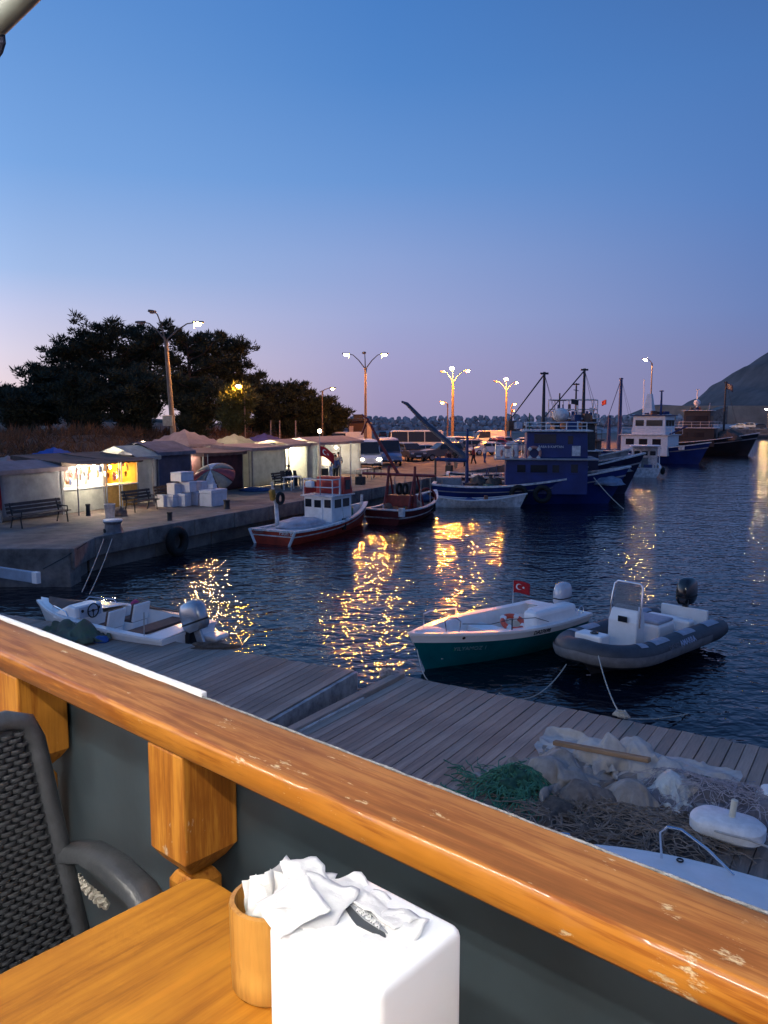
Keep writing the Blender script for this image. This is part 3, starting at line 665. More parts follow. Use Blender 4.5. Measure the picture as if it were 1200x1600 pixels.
cords(ln_, 2.0, 1.0, .26, 160, mat('lilac_cord', (.36, .35, .4), .9, .3, 9), 8, .004)
lump('green_net_scrap', 'bright green scrap of net at the plank edge right of the heap', 'net scrap', on_deck(1085, 1225), (.26, .1, .11), grn, 5, .5)
pole_a, pole_b = on_deck(866, 1160, .78), on_deck(1015, 1188, .95)
tag(MB().box((0, 0, 0), ((pole_b - pole_a).length, .085, .06)).build('wooden_pole', mat('raw_timber', (.3, .19, .11), .8, .3, 4, .4, 40, stretch=(.3, 3, 3)), loc=(pole_a + pole_b) / 2, rz=math.atan2(pole_b.y - pole_a.y, pole_b.x - pole_a.x), bevel=.01), 'brown wooden pole lying across the pale sheet', 'pole').rotation_euler.y = -math.asin((pole_b.z - pole_a.z) / (pole_b - pole_a).length)
fb = thing('marker_float', 'white foam float with an upright peg lying on the lilac net', 'float', on_deck(1135, 1318) + Vector((0, 0, .1)), R(-38))
foam = mat('foam_white', (.72, .74, .76), .7, .1, 9, .3, 60)
MB().loft([rr3(.78, .48, .2, z, 5) if k == 1 else rr3(.78 - .12, .48 - .1, .16, z, 5) for z, k in ((0, 0), (.05, 1), (.16, 1), (.21, 0))]).build('float_body', foam, fb, smooth=True, auto=45)
MB().tube([(.03, .05, .2), (.05, .06, .4)], .035, 10).build('peg', mat('cream_peg', (.6, .58, .48), .6, .1, 9), fb, smooth=True)
lump('white_sack', 'white sack at the right edge of the pontoon', 'sack', on_deck(1215, 1262), (.3, .25, .26), foam, 11, .35)
tag(MB().tube([on_deck(1090, 1290, .62), on_deck(1130, 1302, .78), on_deck(1170, 1312, .74), on_deck(1230, 1335, .6)], .014, 6).build('thin_pole', mat('pale_pole', (.5, .5, .5), .5, .2, 9), smooth=True), 'thin pale pole resting over the white float', 'pole')
cloth('green_tarp', 'green and grey net heap on the pontoon by the speedboat bow', 'net heap', gp(118, 993, .5), 'cloth_f', mat('green_grey_net', (.1, .17, .11), .9, .5, 3, .8, 90, c2=(.1, .1, .105)), R(-28), .9, .7, 1.3)
lump('blue_bag', 'small blue plastic bag beside the green net heap', 'bag', gp(158, 1002, .5), (.16, .12, .12), mat('blue_bag', (.02, .08, .3), .5, .2, 8), 6, .3)
lump('rope_heap', 'grey heap of rope at the corner of the wide pontoon', 'rope', gp(606, 1056, .5), (.17, .12, .12), mat('grey_rope', (.28, .27, .26), .9, .4, 30, .9, 90), 7, .6)
lump('debris', 'loose scrap of cloth and leaves beneath the big outboard', 'scrap', gp(335, 1012, .5), (.5, .1, .1), netm, 15, .7)

# ================================================================== boats
class Hull:
    def __init__(s, L, B, z0, zm, z1, draft=.35, rake=.5, st=.85, tm=.42, p=2.2, e0=.3, e1=.8, tmz=.4):
        s.L, s.B, s.z0, s.zm, s.z1, s.draft, s.rake, s.st, s.tm, s.p, s.e0, s.e1, s.tmz = L, B, z0, zm, z1, draft, rake, st, tm, p, e0, e1, tmz
    def zs(s, t):
        a, b, c, m = s.z0, s.zm, s.z1, s.tmz
        return a * (t - m) * (t - 1) / m + b * t * (t - 1) / (m * (m - 1)) + c * t * (t - m) / (1 - m)
    def hb(s, t):
        if t < s.tm: return s.B / 2 * (s.st + (1 - s.st) * math.sin(t / s.tm * math.pi / 2))
        return s.B / 2 * max(0, 1 - ((t - s.tm) / (1 - s.tm)) ** s.p)
    def zk(s, t): return -s.draft + max(0, t - .75) ** 2 * 4 * s.draft
    def pt(s, t, f, side, ins=0, dz=0):
        zk, zs = s.zk(t), s.zs(t); e = s.e0 + (s.e1 - s.e0) * t ** 2
        y = max(0, s.hb(t) * f ** e - ins)
        x = -s.L / 2 + t * (s.L - s.rake) + s.rake * t ** 4 * f
        if ins and t > .9: x -= ins * (t - .9) * 8
        return Vector((x, y * side, zk + (zs - zk) * f + dz))
    def skin(s, f0, f1, n=26, m=5, proud=0, transom=True):
        mb = MB(); T = [(i / n) ** .85 for i in range(n + 1)]
        for side in (1, -1):
            mb.loft([[s.pt(t, f0 + (f1 - f0) * k / m, side, -proud) for k in range(m + 1)] for t in (T if side > 0 else T)], cap=False, closed=False)
        if transom and s.st > 0:
            mb.loft([[s.pt(0, f0 + (f1 - f0) * k / m, sd, -proud) for k in range(m + 1)] for sd in (1, -1)], cap=False, closed=False)
        return mb
    def gunwale(s, w, h=.04, proud=.02, n=30, dz=0, t1=1):
        mb = MB(); T = [i / n * t1 for i in range(n + 1)]
        for sd in (1, -1):
            mb.loft([[s.pt(t, 1, sd, -proud, dz - h), s.pt(t, 1, sd, -proud, dz + .005), s.pt(t, 1, sd, w, dz + .005), s.pt(t, 1, sd, w, dz - h)] for t in T])
        a, b = s.pt(0, 1, 1, -proud, dz), s.pt(0, 1, -1, -proud, dz)
        mb.loft([[a + Vector((-proud, 0, -h)), a + Vector((-proud, 0, .006)), a + Vector((w, 0, .006)), a + Vector((w, 0, -h))], [b + Vector((-proud, 0, -h)), b + Vector((-proud, 0, .006)), b + Vector((w, 0, .006)), b + Vector((w, 0, -h))]])
        return mb
    def liner(s, w, zf, t0=.03, t1=.93, n=24):
        mb = MB(); T = [t0 + (t1 - t0) * i / n for i in range(n + 1)]
        def fl(t, sd):
            f = (zf - s.zk(t)) / (s.zs(t) - s.zk(t)); e = s.e0 + (s.e1 - s.e0) * t ** 2
            return Vector((s.pt(t, 1, sd, w).x, sd * max(.01, min(s.hb(t) - w * 1.15, s.hb(t) * f ** e - .07)), zf))
        for sd in (1, -1): mb.loft([[s.pt(t, 1, sd, w, -.01), fl(t, sd)] for t in T], cap=False, closed=False)
        mb.loft([[fl(t, 1), fl(t, -1)] for t in T], cap=False, closed=False)
        for t in (t0, t1): mb.loft([[s.pt(t, 1, 1, w, -.01), s.pt(t, 1, -1, w, -.01)], [fl(t, 1), fl(t, -1)]], cap=False, closed=False)
        return mb
    def deck(s, t0, t1, ins=.03, dz=0, n=16, camber=.03):
        mb = MB(); mb.loft([[s.pt(t, 1, 1, ins, dz), s.pt(t, 1, 1, ins, dz) * .5 + s.pt(t, 1, -1, ins, dz) * .5 + Vector((0, 0, camber)), s.pt(t, 1, -1, ins, dz)] for t in [t0 + (t1 - t0) * i / n for i in range(n + 1)]], cap=False, closed=False); return mb
def heading(a, b): return math.atan2(b[1] - a[1], b[0] - a[0])
def boat(name, label, cat, bow, stern, group='boats in the harbour'):
    c = (Vector(bow) + Vector(stern)) / 2; return thing(name, label, cat, (c.x, c.y, 0), heading(stern, bow), group)
def flag(parent, loc, rz, size, droop=.35, crescent=True, cl=None):
    mb = MB(); w, h = size * 1.45, size; rows = []
    for i in range(9):
        u = i / 8; rows.append([(u * w, .06 * size * math.sin(u * 7), -h * k / 6 - droop * u * u * h) for k in range(7)])
    mb.loft(rows, cap=False, closed=False); f = mb.build('flag', cl or red_flag, parent, loc=loc, rz=rz, smooth=True, solid=.004)
    if crescent:
        def wpt(x, z, sd): u = x / w; return (x, .06 * size * math.sin(u * 7) + sd * .006, z - droop * u * u * h)
        for sd in (1, -1):
            c = MB(); out, inn = [], []
            for k in range(13):
                a = R(40 + 280 * k / 12); out.append(wpt(.5 * h + .25 * h * math.cos(a), -.5 * h + .25 * h * math.sin(a), sd)); inn.append(wpt(.5625 * h + .2 * h * math.cos(R(45 + 270 * k / 12)), -.5 * h + .2 * h * math.sin(R(45 + 270 * k / 12)), sd))
            c.loft([out, inn], cap=False, closed=False)
            st = [wpt(.86 * h + (.125 if k % 2 == 0 else .05) * h * math.cos(R(180 + 36 * k)), -.5 * h + (.125 if k % 2 == 0 else .05) * h * math.sin(R(180 + 36 * k)), sd) for k in range(10)]
            c.add(st, [tuple(range(10))]); c.build('crescent_and_star', white_paint, f, loc=(0, 0, 0))
    return f
def outboard(parent, loc, s, m, tilt=0, band=None):
    """shaft hangs from loc; local +x of the boat is forward"""
    e = MB().loft([[(x + dx, y, z) for x, y in ((-.1, -.035), (.06, -.06), (.06, .06), (-.1, .035))] for z, dx in ((-.62 * s, -.02), (-.35 * s, 0), (0.02, 0))]).build('outboard_motor', grey_metal if band is None else band, parent, loc=loc, bevel=.012)
    e.rotation_euler = (0, tilt, 0)
    def cr(z, lx, ly, dx=0): return [(dx + lx * math.copysign(abs(math.cos(a)) ** .6, math.cos(a)), ly * math.copysign(abs(math.sin(a)) ** .6, math.sin(a)), z) for a in [2 * math.pi * k / 20 for k in range(20)]]
    MB().loft([cr(.02 * s, .2 * s, .12 * s, -.02), cr(.1 * s, .25 * s, .155 * s, -.03), cr(.28 * s, .265 * s, .165 * s, -.05), cr(.42 * s, .25 * s, .155 * s, -.06), cr(.52 * s, .2 * s, .125 * s, -.06), cr(.56 * s, .1 * s, .07 * s, -.06)]).build('cowling', m, e, smooth=True, auto=60)
    MB().loft([cr(.16 * s, .262 * s, .163 * s, -.036), cr(.19 * s, .266 * s, .166 * s, -.04)], cap=False).build('cowling_band', black_plastic, e, smooth=True)
    MB().tube([(.14, 0, -.74 * s), (0.02, 0, -.74 * s), (-.2, 0, -.74 * s)], [.02, .055, .05], 10).box((-.03, 0, -.68 * s), (.16, .05, .2 * s)).box((-.02, 0, -.56 * s), (.34, .2, .015)).build('gearcase', m if band is None else band, e, smooth=True, auto=35)
    pr = MB()
    for k in range(3):
        a = k * 2.094; pr.add([(-.2, .03 * math.cos(a), -.74 * s + .03 * math.sin(a)), (-.2, .16 * math.cos(a - .45), -.74 * s + .16 * math.sin(a - .45)), (-.25, .16 * math.cos(a + .45), -.74 * s + .16 * math.sin(a + .45))], [(0, 1, 2)])
    pr.tube([(-.19, 0, -.74 * s), (-.29, 0, -.74 * s)], [.04, .02], 8).build('propeller', grey_metal, e, solid=.008)
    return e
# ---------------------------------------------------------------- white speedboat on the left
bow, stern = Vector((-8.5, 19.25, 0)), Vector((-4.25, 17.05, 0))
sb = boat('speedboat', 'white speedboat with brown cushions and a big silver outboard beside the pontoon', 'boat', bow, stern)
H = Hull(4.8, 1.95, .62, .7, .8, .3, .6, .9, .3, 3.0, .28, .62)
H.skin(0, .5, transom=True).build('hull', mat('maroon_bottom', (.13, .012, .016), .35, .2, 4), sb, smooth=True, auto=30)
H.skin(.5, 1, proud=.01).build('topside', gel_white, sb, smooth=True, auto=30)
H.gunwale(.16, .05, .02).build('gunwale', gel_white, sb, smooth=True, auto=30)
H.liner(.16, .30, .05, .6).build('cockpit', gel_white, sb)
H.deck(.6, .985, .06, .012, camber=.08).build('foredeck', gel_white, sb, smooth=True)
br = mat('brown_cushion', (.1, .06, .05), .75, .2, 6, .3, 60); lb = mat('pale_blue_liner', (.42, .48, .58), .5, .1, 4)
H.deck(.76, .94, .2, .03, camber=.09).build('bow_cushion', br, sb, smooth=True, solid=.05)
dz = H.zs(.6)
cs = MB().loft([[(.2, -.1, .45), (.2, .78, .45), (.26, .74, .98), (.26, -.06, .98)], [(.62, -.08, .6), (.62, .76, .6), (.55, .68, 1.0), (.55, 0, 1.0)], [(1.1, -.02, .66), (1.1, .7, .66), (1.05, .6, .78), (1.05, .08, .78)]]).build('console', gel_white, sb, bevel=.05, bseg=3)
MB().box((.222, .34, .84), (.03, .6, .24), ry=R(6)).build('dash', lb, cs)
MB().torus((0, 0, 0), .155, .016, 22, 8, 'X').tube([(0, -.15, 0), (0, .15, 0)], .011, 6).tube([(0, 0, -.15), (0, 0, .02)], .011, 6).ball((0, 0, 0), .035, 8, 5).build('steering_wheel', black_plastic, cs, loc=(.13, .34, .86), smooth=True)
for k, yy in enumerate((.1, .58)): MB().tube([(.215, yy, .88), (.195, yy, .88)], .035, 12).build('gauge', black_plastic, cs)
# bow well recess panel and speakers
MB().prism([(x, y) for x, y in rrect(.35, 1.05, -.8, -.3, .14)], .40, .415).build('recess_panel', lb, sb)
MB().tube([(.5, -.62, .41), (.5, -.6, .45)], .05, 12).build('speaker', black_plastic, sb)
MB().tube([(.9, -.6, .41), (.9, -.58, .45)], .04, 12).build('speaker', black_plastic, sb)
for x, yy, nm in ((-.35, -.38, 'helm_seat'), (-.35, .38, 'passenger_seat')):
    s_ = MB().box((x, yy, .42), (.48, .5, .26)).build(nm, gel_white, sb, bevel=.05)
    MB().box((x, yy, .565), (.46, .48, .07)).build('cushion', br, s_, bevel=.02); MB().box((x - .22, yy, .78), (.1, .48, .4), ry=R(-14)).build('backrest', br, s_, bevel=.03); MB().box((x - .27, yy, .76), (.06, .5, .44), ry=R(-14)).build('back_shell', gel_white, s_, bevel=.025)
MB().box((-1.5, 0, .45), (.5, 1.5, .3)).build('stern_bench', gel_white, sb, bevel=.06); MB().box((-1.5, 0, .62), (.48, 1.46, .06)).build('stern_cushion', br, sb, bevel=.02)
MB().box((-1.05, -.86, .735), (1.9, .1, .03)).build('side_cushion', br, sb, bevel=.01)
H.deck(.0, .1, .02, .01).build('swim_platform', gel_white, sb)
MB().box((-2.55, -.62, .36), (.5, .5, .12)).build('swim_step', gel_white, sb, bevel=.05); MB().box((-2.55, .62, .36), (.5, .5, .12)).build('swim_step', gel_white, sb, bevel=.05)
for sd in (1, -1):
    MB().tube([H.pt(.66, 1, sd, .1, .0), H.pt(.68, 1, sd, .1, .11), H.pt(.8, 1, sd, .1, .12), H.pt(.82, 1, sd, .1, .0)], .014, 8).build('grab_rail', chrome, sb, smooth=True)
    MB().tube([(-1.9, sd * .85, .6), (-1.9, sd * .83, 1.15)], .012, 6).build('pole', grey_metal, sb)
ob = outboard(sb, (-2.62, 0, .62), 1.22, mat('silver_cowl', (.42, .44, .47), .25, .08, 6, metal=.6), R(22))
MB().box((-2.45, -.02, .48), (.14, .34, .36)).build('engine_bracket', black_plastic, sb, bevel=.02)
MB().tube([H.pt(.95, 1, -1, .1, .05), H.pt(.9, 1, -1, -.02, -.1), H.pt(.82, 1, -1, -.03, -.12), H.pt(.78, 1, -1, .05, .03)], .012, 6).build('rope', rope_mat, sb, smooth=True)
lump('jacket', 'small pink cloth lying on the speedboat console', 'cloth', (0, 0, 0), (.1, .12, .1), mat('pink_cloth', (.5, .05, .16), .8, .2, 9), 3, .4).matrix_world = sb.matrix_world
bpy.data.objects['jacket'].location = Vector(sb.location) + Matrix.Rotation(sb.rotation_euler.z, 3, 'Z') @ Vector((-.42, -.42, .9))
# ---------------------------------------------------------------- teal boat
bow, stern = Vector((.52, 15.95, 0)), Vector((4.3, 19.15, 0))
tl = boat('motor_boat', 'white open motor boat with a teal green hull and grey outboard', 'boat', bow, stern)
H = Hull(4.95, 1.95, .66, .66, .86, .3, .55, .92, .35, 2.5, .26, .72)
teal = mat('teal_hull_paint', (.0, .115, .135), .3, .15, 2, coat=.2)
H.skin(0, .8).build('hull', teal, tl, smooth=True, auto=30)
H.skin(.8, 1, proud=.015).build('topside', gel_white, tl, smooth=True, auto=30)
H.gunwale(.17, .05, .03).build('gunwale', gel_white, tl, smooth=True, auto=30)
H.liner(.17, .2, .07, .88).build('cockpit', gel_white, tl)
H.deck(.86, .985, .08, .008).build('bow_deck', gel_white, tl); H.deck(0, .09, .02, .008).build('stern_deck', gel_white, tl)
MB().box((.8, 0, .38), (.45, .8, .34)).build('bow_bench', gel_white, tl, bevel=.05)
MB().box((-.1, .0, .36), (.5, 1.25, .3)).build('middle_bench', gel_white, tl, bevel=.05)
MB().box((-1.75, .35, .52), (.9, .9, .55)).build('stern_locker', gel_white, tl, bevel=.08, bseg=3)
MB().box((-1.3, .62, .7), (1.5, .4, .5)).build('stern_seat', gel_white, tl, bevel=.1, bseg=3)
MB().box((-1.15, .0, .44), (.5, .9, .3)).build('helm_seat', mat('cream_vinyl', (.62, .58, .5), .6, .1, 5), tl, bevel=.05)
for sd in (1, -1):
    MB().tube([H.pt(.9, 1, sd, .08), H.pt(.9, 1, sd, .08, .3), H.pt(.84, 1, sd, .08, .31), H.pt(.62, 1, sd, .08, .2), H.pt(.62, 1, sd, .08)] if sd < 0 else [H.pt(.88, 1, sd, .08), H.pt(.885, 1, sd, .08, .24), H.pt(.87, 1, sd, .08, .31), H.pt(.845, 1, sd, .08, .31), H.pt(.83, 1, sd, .08, .24), H.pt(.835, 1, sd, .08)], .015, 8).build('bow_rail', chrome, tl, smooth=True)
MB().tube([H.pt(.6, 1, 1, .08), H.pt(.6, 1, 1, .08, .24)], .014, 8).build('stanchion', black_plastic, tl)
MB().tube([H.pt(.82, 1, 1, .1, .18), H.pt(.7, 1, 1, .12, .15), H.pt(.6, 1, 1, .1, .23), H.pt(.45, 1, 1, .1, .2), H.pt(.35, 1, 1, .1, .05)], .008, 6).build('hand_line', black_plastic, tl)
for x in (-1.95, -2.25): MB().torus((x, .78, .74), .1, .014, 14, 6, 'Y').build('mooring_cleat', chrome, tl, smooth=True)
lr = MB().torus((.0, 0, 0), .24, .06, 24, 8, 'Z').build('life_ring', mat('orange_ring', (.6, .09, .05), .6, .1, 5), tl, loc=(-.62, .1, .58), smooth=True); lr.rotation_euler = (R(-24), R(10), 0)
for k in range(4):
    a = k * math.pi / 2 + .4; MB().box((.24 * math.cos(a), .24 * math.sin(a), 0), (.13, .13, .13), rz=a).build('ring_band', white_paint, lr, bevel=.03)
MB().tube([(-1.6, -.75, .7), (-1.6, -.75, 1.3)], .01, 6).build('flag_staff', chrome, tl)
flag(tl, (-1.6, -.75, 1.3), R(150), .3)
outboard(tl, (-2.38, .1, .74), .95, mat('pale_grey_cowl', (.55, .56, .6), .25, .06, 6, metal=.2), 0, black_plastic)
dk = mat('dark_lettering', (.03, .03, .05), .5); pale_l = mat('pale_lettering', (.2, .32, .34), .5)
# port side letters: face +y in the boat frame
def side_text(h, par, body, size, t, f, m, sd=1, bold=False):
    a, b = h.pt(t - .06, f, sd, -.02), h.pt(t + .06, f, sd, -.02); p = h.pt(t, f, sd, -.024); up = (h.pt(t, min(1, f + .1), sd, -.02) - h.pt(t, f - .1, sd, -.02)).normalized()
    d = (a - b).normalized() if sd > 0 else (b - a).normalized(); nrm_ = d.cross(up).normalized(); up = nrm_.cross(d)
    m4 = Matrix((d, up, nrm_)).transposed().to_euler()
    return letters(body, size, m, par, p, m4, bold=bold)
side_text(H, tl, 'YILYAMOZ 1', .14, .8, .62, pale_l); side_text(H, tl, 'DA27698', .14, .42, .84, dk, bold=True)
MB().ball((0, 0, 0), .05, 10, 6, (1, .3, .6)).build('fairlead', black_plastic, tl, loc=H.pt(.83, .9, 1, -.03), smooth=True)
# ---------------------------------------------------------------- grey inflatable
bow, stern = Vector((3.85, 15.55, 0)), Vector((7.2, 18.75, 0))
rb_ = boat('inflatable_boat', 'dark grey inflatable boat with a white steering console and black outboard', 'boat', bow, stern)
Lr = (bow - stern).length; hy = .82
tubem = mat('grey_hypalon', (.05, .055, .068), .55, .2, 4, .15, 60); patch = mat('pale_grey_patch', (.36, .37, .43), .6, .15, 6)
path = [(-Lr / 2 - .35, hy, .38), (-Lr / 2 - .1, hy, .38)] + [(-Lr / 2 + .3 + k * (Lr - 1.7) / 5, hy, .38 + .01 * k) for k in range(6)]
for k in range(1, 8):
    a = math.pi / 2 * k / 8; path.append((Lr / 2 - 1.35 + 1.12 * math.sin(a), hy * math.cos(a) ** .8, .43 + .12 * (k / 8)))
path = path + [(Lr / 2 - .22, 0, .56)] + [(x, -y, z) for x, y, z in reversed(path)]
rads = [.06, .2] + [.245] * (len(path) - 4) + [.2, .06]
MB().tube(path, rads, 16).build('buoyancy_tube', tubem, rb_, smooth=True, auto=60)
def along(path, i, j, r, ang0, ang1, name, m, n=8):
    mb = MB(); rg = []
    for k in range(i, j + 1):
        p = Vector(path[k]); t = (Vector(path[k + 1]) - Vector(path[k - 1])).normalized(); sdv = t.cross(Vector((0, 0, 1))).normalized(); up = sdv.cross(t)
        rg.append([p + (sdv * math.cos(ang0 + (ang1 - ang0) * q / n) + up * math.sin(ang0 + (ang1 - ang0) * q / n)) * r for q in range(n + 1)])
    mb.loft(rg, cap=False, closed=False); return mb.build(name, m, rb_, smooth=True, auto=60)
for i in (2, 4, 6, 8): along(path, i, i + 1, .252, R(55), R(125), 'wear_patch', patch)
nP = len(path)
for i in (nP - 4, nP - 6, nP - 8, nP - 10): along(path, i, i + 1, .252, R(55), R(125), 'wear_patch', patch)
along(path, 3, nP - 4, .27, R(168), R(214), 'rubbing_strake', mat('grey_strake', (.17, .165, .17), .7, .2, 6))
MB().loft([[(-Lr / 2 + .05, -.62, .22), (-Lr / 2 + .05, .62, .22)], [(Lr / 2 - 1.3, -.6, .24), (Lr / 2 - 1.3, .6, .24)], [(Lr / 2 - .4, -.2, .36), (Lr / 2 - .4, .2, .36)]], cap=False, closed=False).build('floor', mat('grey_floor', (.45, .45, .47), .6, .1, 6), rb_, solid=.02)
Hr = Hull(Lr - .3, 1.5, .3, .3, .42, .3, .6, .9, .4, 2.4, .6, .9)
Hr.skin(0, 1).build('hull', mat('dark_hull', (.03, .032, .04), .5, .1, 5), rb_, smooth=True, auto=30)
cons = MB().loft([[(.2, -.34, .24), (.62, -.34, .24), (.62, .34, .24), (.2, .34, .24)], [(.24, -.34, .9), (.58, -.34, .9), (.58, .34, .9), (.24, .34, .9)], [(.3, -.31, 1.22), (.5, -.31, 1.14), (.5, .31, 1.14), (.3, .31, 1.22)]]).build('console', gel_white, rb_, bevel=.03, bseg=3)
MB().box((.615, .02, .96), (.02, .22, .13)).build('hatch', dark_glass, cons, bevel=.01)
MB().add([(.48, -.3, 1.16), (.48, .3, 1.16), (.36, .27, 1.66), (.36, -.27, 1.66)], [(0, 1, 2, 3)]).build('windscreen', mat('smoked_screen', (.12, .13, .16), .1, .1, 3, alpha=.55), cons, solid=.006)
MB().tube([(.5, -.36, .8), (.46, -.355, 1.2), (.36, -.33, 1.66), (.35, -.26, 1.72), (.35, .26, 1.72), (.36, .33, 1.66), (.46, .355, 1.2), (.5, .36, .8)], .02, 8).build('grab_frame', chrome, cons, smooth=True)
MB().torus((0, 0, 0), .15, .014, 18, 6, 'X').build('steering_wheel', black_plastic, cons, loc=(.16, 0, 1.05), smooth=True)
MB().box((-.6, 0, .48), (.75, .85, .5)).build('helm_seat', gel_white, rb_, bevel=.07, bseg=3); MB().box((-.6, 0, .76), (.7, .8, .07)).build('seat_pad', patch, rb_, bevel=.03)
MB().box((-1.55, 0, .5), (.3, 1.1, .3)).build('stern_locker', gel_white, rb_, bevel=.06)
bl_ = MB().box((Lr / 2 - .55, 0, .72), (.36, .62, .3)).build('bow_locker', gel_white, rb_, bevel=.04, bseg=3)
MB().torus((Lr / 2 - .55, .05, .88), .07, .018, 14, 6).build('bow_cleat', black_plastic, bl_, smooth=True)
outboard(rb_, (-Lr / 2 - .02, 0, .8), 1.15, mat('gloss_black_cowl', (.01, .01, .012), .12, .1, 5, coat=.5), 0, black_plastic)
MB().box((-Lr / 2 + .02, 0, .45), (.08, 1.15, .6)).build('transom', gel_white, rb_, bevel=.02)
gl_ = mat('blue_grey_lettering', (.36, .42, .56), .6); gl2 = mat('faint_grey_lettering', (.12, .12, .14), .6)
for body, ms, kx, size in (('DENIZ', gl2, .3, .15), ('AMARRA', gl_, -.3, .17)):
    letters(body, size, ms, rb_, (kx, hy + .268, .47), (R(58), 0, math.pi), bold=True)
# ---------------------------------------------------------------- small white boat tucked under the railing
wbP = gp(1190, 1392, .62); wb = thing('white_boat', 'small white boat with steel grab rails moored against the near side of the pontoon', 'boat', (3.0, 7.0, 0), R(151), 'boats in the harbour')
H = Hull(4.4, 1.75, .58, .6, .7, .25, .4, .9, .5, 2.4, .3, .8)
H.skin(0, 1).build('hull', gel_white, wb, smooth=True, auto=30); H.gunwale(.2, .04, .02).build('gunwale', gel_white, wb, smooth=True); H.liner(.2, .18, .06, .38).build('cockpit', gel_white, wb)
H.deck(.38, .985, .05, .012, camber=.08).build('foredeck', gel_white, wb, smooth=True)
for sd in (1, -1):
    MB().tube([H.pt(.66, 1, sd, .1), H.pt(.665, 1, sd, .1, .3), H.pt(.65, 1, sd, .12, .38), H.pt(.62, 1, sd, .12, .38), H.pt(.56, 1, sd, .1, .22), H.pt(.5, 1, sd, .1, .02)], .014, 8).build('grab_rail', chrome, wb, smooth=True)
    MB().tube([H.pt(.84, 1, sd, .08), H.pt(.85, 1, sd, .1, .16), H.pt(.9, 1, sd, .08, .17), H.pt(.91, 1, sd, .05)], .013, 8).build('bow_rail', chrome, wb, smooth=True)
    MB().torus(H.pt(.62, 1, sd, .09, .03), .03, .01, 12, 5).build('fitting', black_plastic, wb)
# ---------------------------------------------------------------- red fishing boat
bow, stern = Vector((-.85, 39.9, 0)), Vector((-4.65, 33.0, 0))
rf = boat('fishing_boat', 'orange red wooden fishing boat with a white wheelhouse and red flying bridge', 'boat', bow, stern)
Lb = (bow - stern).length
H = Hull(Lb, 2.5, .62, .62, 1.12, .35, .6, .92, .4, 2.3, .3, .8)
redp = mat('red_hull_paint', (.5, .055, .025), .5, .25, 2, .15, 20); dred = mat('dark_red_paint', (.12, .015, .014), .5, .25, 3, .15, 20)
H.skin(0, .72).build('hull', redp, rf, smooth=True, auto=30); H.skin(.76, 1, proud=.01).build('bulwark', redp, rf, smooth=True, auto=30)
H.skin(.71, .77, proud=.035).build('rubbing_band', old_white, rf, smooth=True, auto=30)
H.gunwale(.16, .07, .04).build('gunwale', old_white, rf, smooth=True, auto=30)
H.deck(.0, .62, .14, -.08, camber=.03).build('deck', mat('grey_white_deck', (.5, .5, .53), .7, .2, 3), rf)
H.liner(.16, .45, .62, .95).build('bow_well', old_white, rf)
for sd in (1, -1):
    MB().tube([H.pt(0, .35, sd, -.03) + Vector((-.04, 0, 0)), H.pt(0, 1, sd, -.03) + Vector((-.04, 0, 0))], .06, 6).build('corner_post', white_paint, rf)
wr = (R(90), 0, R(-90)); letters('Fatih B', .24, white_paint, rf, (-Lb / 2 - .05, -.72, H.z0 - .17), wr); letters('Liman', .22, mat('faded_lettering', (.25, .2, .17), .7), rf, (-Lb / 2 - .05, .7, H.z0 - .17), wr)
lump('tarpaulin', None, None, (-1.6, .2, .56), (1.3, .8, .3), mat('lilac_tarp', (.55, .5, .53), .8, .2, 3, .4, 30), 4, .35, rf)
wh = MB().box((.35, 0, 1.12), (1.7, 1.5, 1.2)).build('wheelhouse', white_paint, rf, bevel=.03)
for yy, w in ((-.52, .34), (.52, .34)): MB().box((-.505, yy, 1.42), (.02, w, .36)).build('window', dark_glass, wh)
dr = MB().box((-.51, 0, 1.1), (.03, .5, 1.1)).build('door', white_paint, wh, bevel=.01); MB().box((-.528, 0, 1.4), (.01, .36, .34)).build('pane', dark_glass, dr)
for sd in (1, -1):
    for xx in (.0, .7): MB().box((xx, sd * .755, 1.4), (.55, .02, .38)).build('window', dark_glass, wh)
MB().box((1.205, 0, 1.42), (.02, 1.25, .4)).build('window', dark_glass, wh)
MB().box((.35, 0, 1.75), (1.95, 1.75, .06)).build('cabin_roof', old_white, wh, bevel=.015)
fbm = mat('red_bridge_panel', (.48, .04, .028), .6, .2, 3, .2, 30)
fb_ = MB().loft([[(.45, -.78, 1.79), (1.25, -.78, 1.79), (1.25, .78, 1.79), (.45, .78, 1.79)], [(.55, -.74, 2.55), (1.12, -.74, 2.55), (1.12, .74, 2.55), (.55, .74, 2.55)]]).build('flying_bridge', fbm, rf)
MB().box((.83, -.772, 2.2), (.4, .012, .45)).build('screen', dark_glass, fb_)
MB().box((-.2, .6, 2.1), (.9, .04, .5)).build('side_screen', fbm, rf)
for x in (-.5, .1):
    for sd in (1, -1): MB().tube([(x, sd * .78, 1.78), (x, sd * .78, 2.5)], .028, 6).build('rail_post', white_paint, rf)
for sd in (1, -1):
    for z in (2.15, 2.5): MB().tube([(-.5, sd * .78, z), (.12, sd * .78, z)], .024, 6).build('rail_bar', white_paint, rf)
for z in (2.15, 2.5): MB().tube([(-.5, -.78, z), (-.5, .78, z)], .024, 6).build('rail_bar', white_paint, rf)
MB().box((-.62, .35, 2.28), (.25, .42, .3)).build('life_raft', gel_white, rf, bevel=.08, bseg=3)
for x, yy, h in ((-.3, 0, 4.3), (.4, -.65, 4.0), (1.15, -.74, 4.2), (.3, .4, 4.6)): MB().tube([(x, yy, 1.77), (x, yy, h)], [.03, .02], 6).build('aerial', grey_metal, rf)
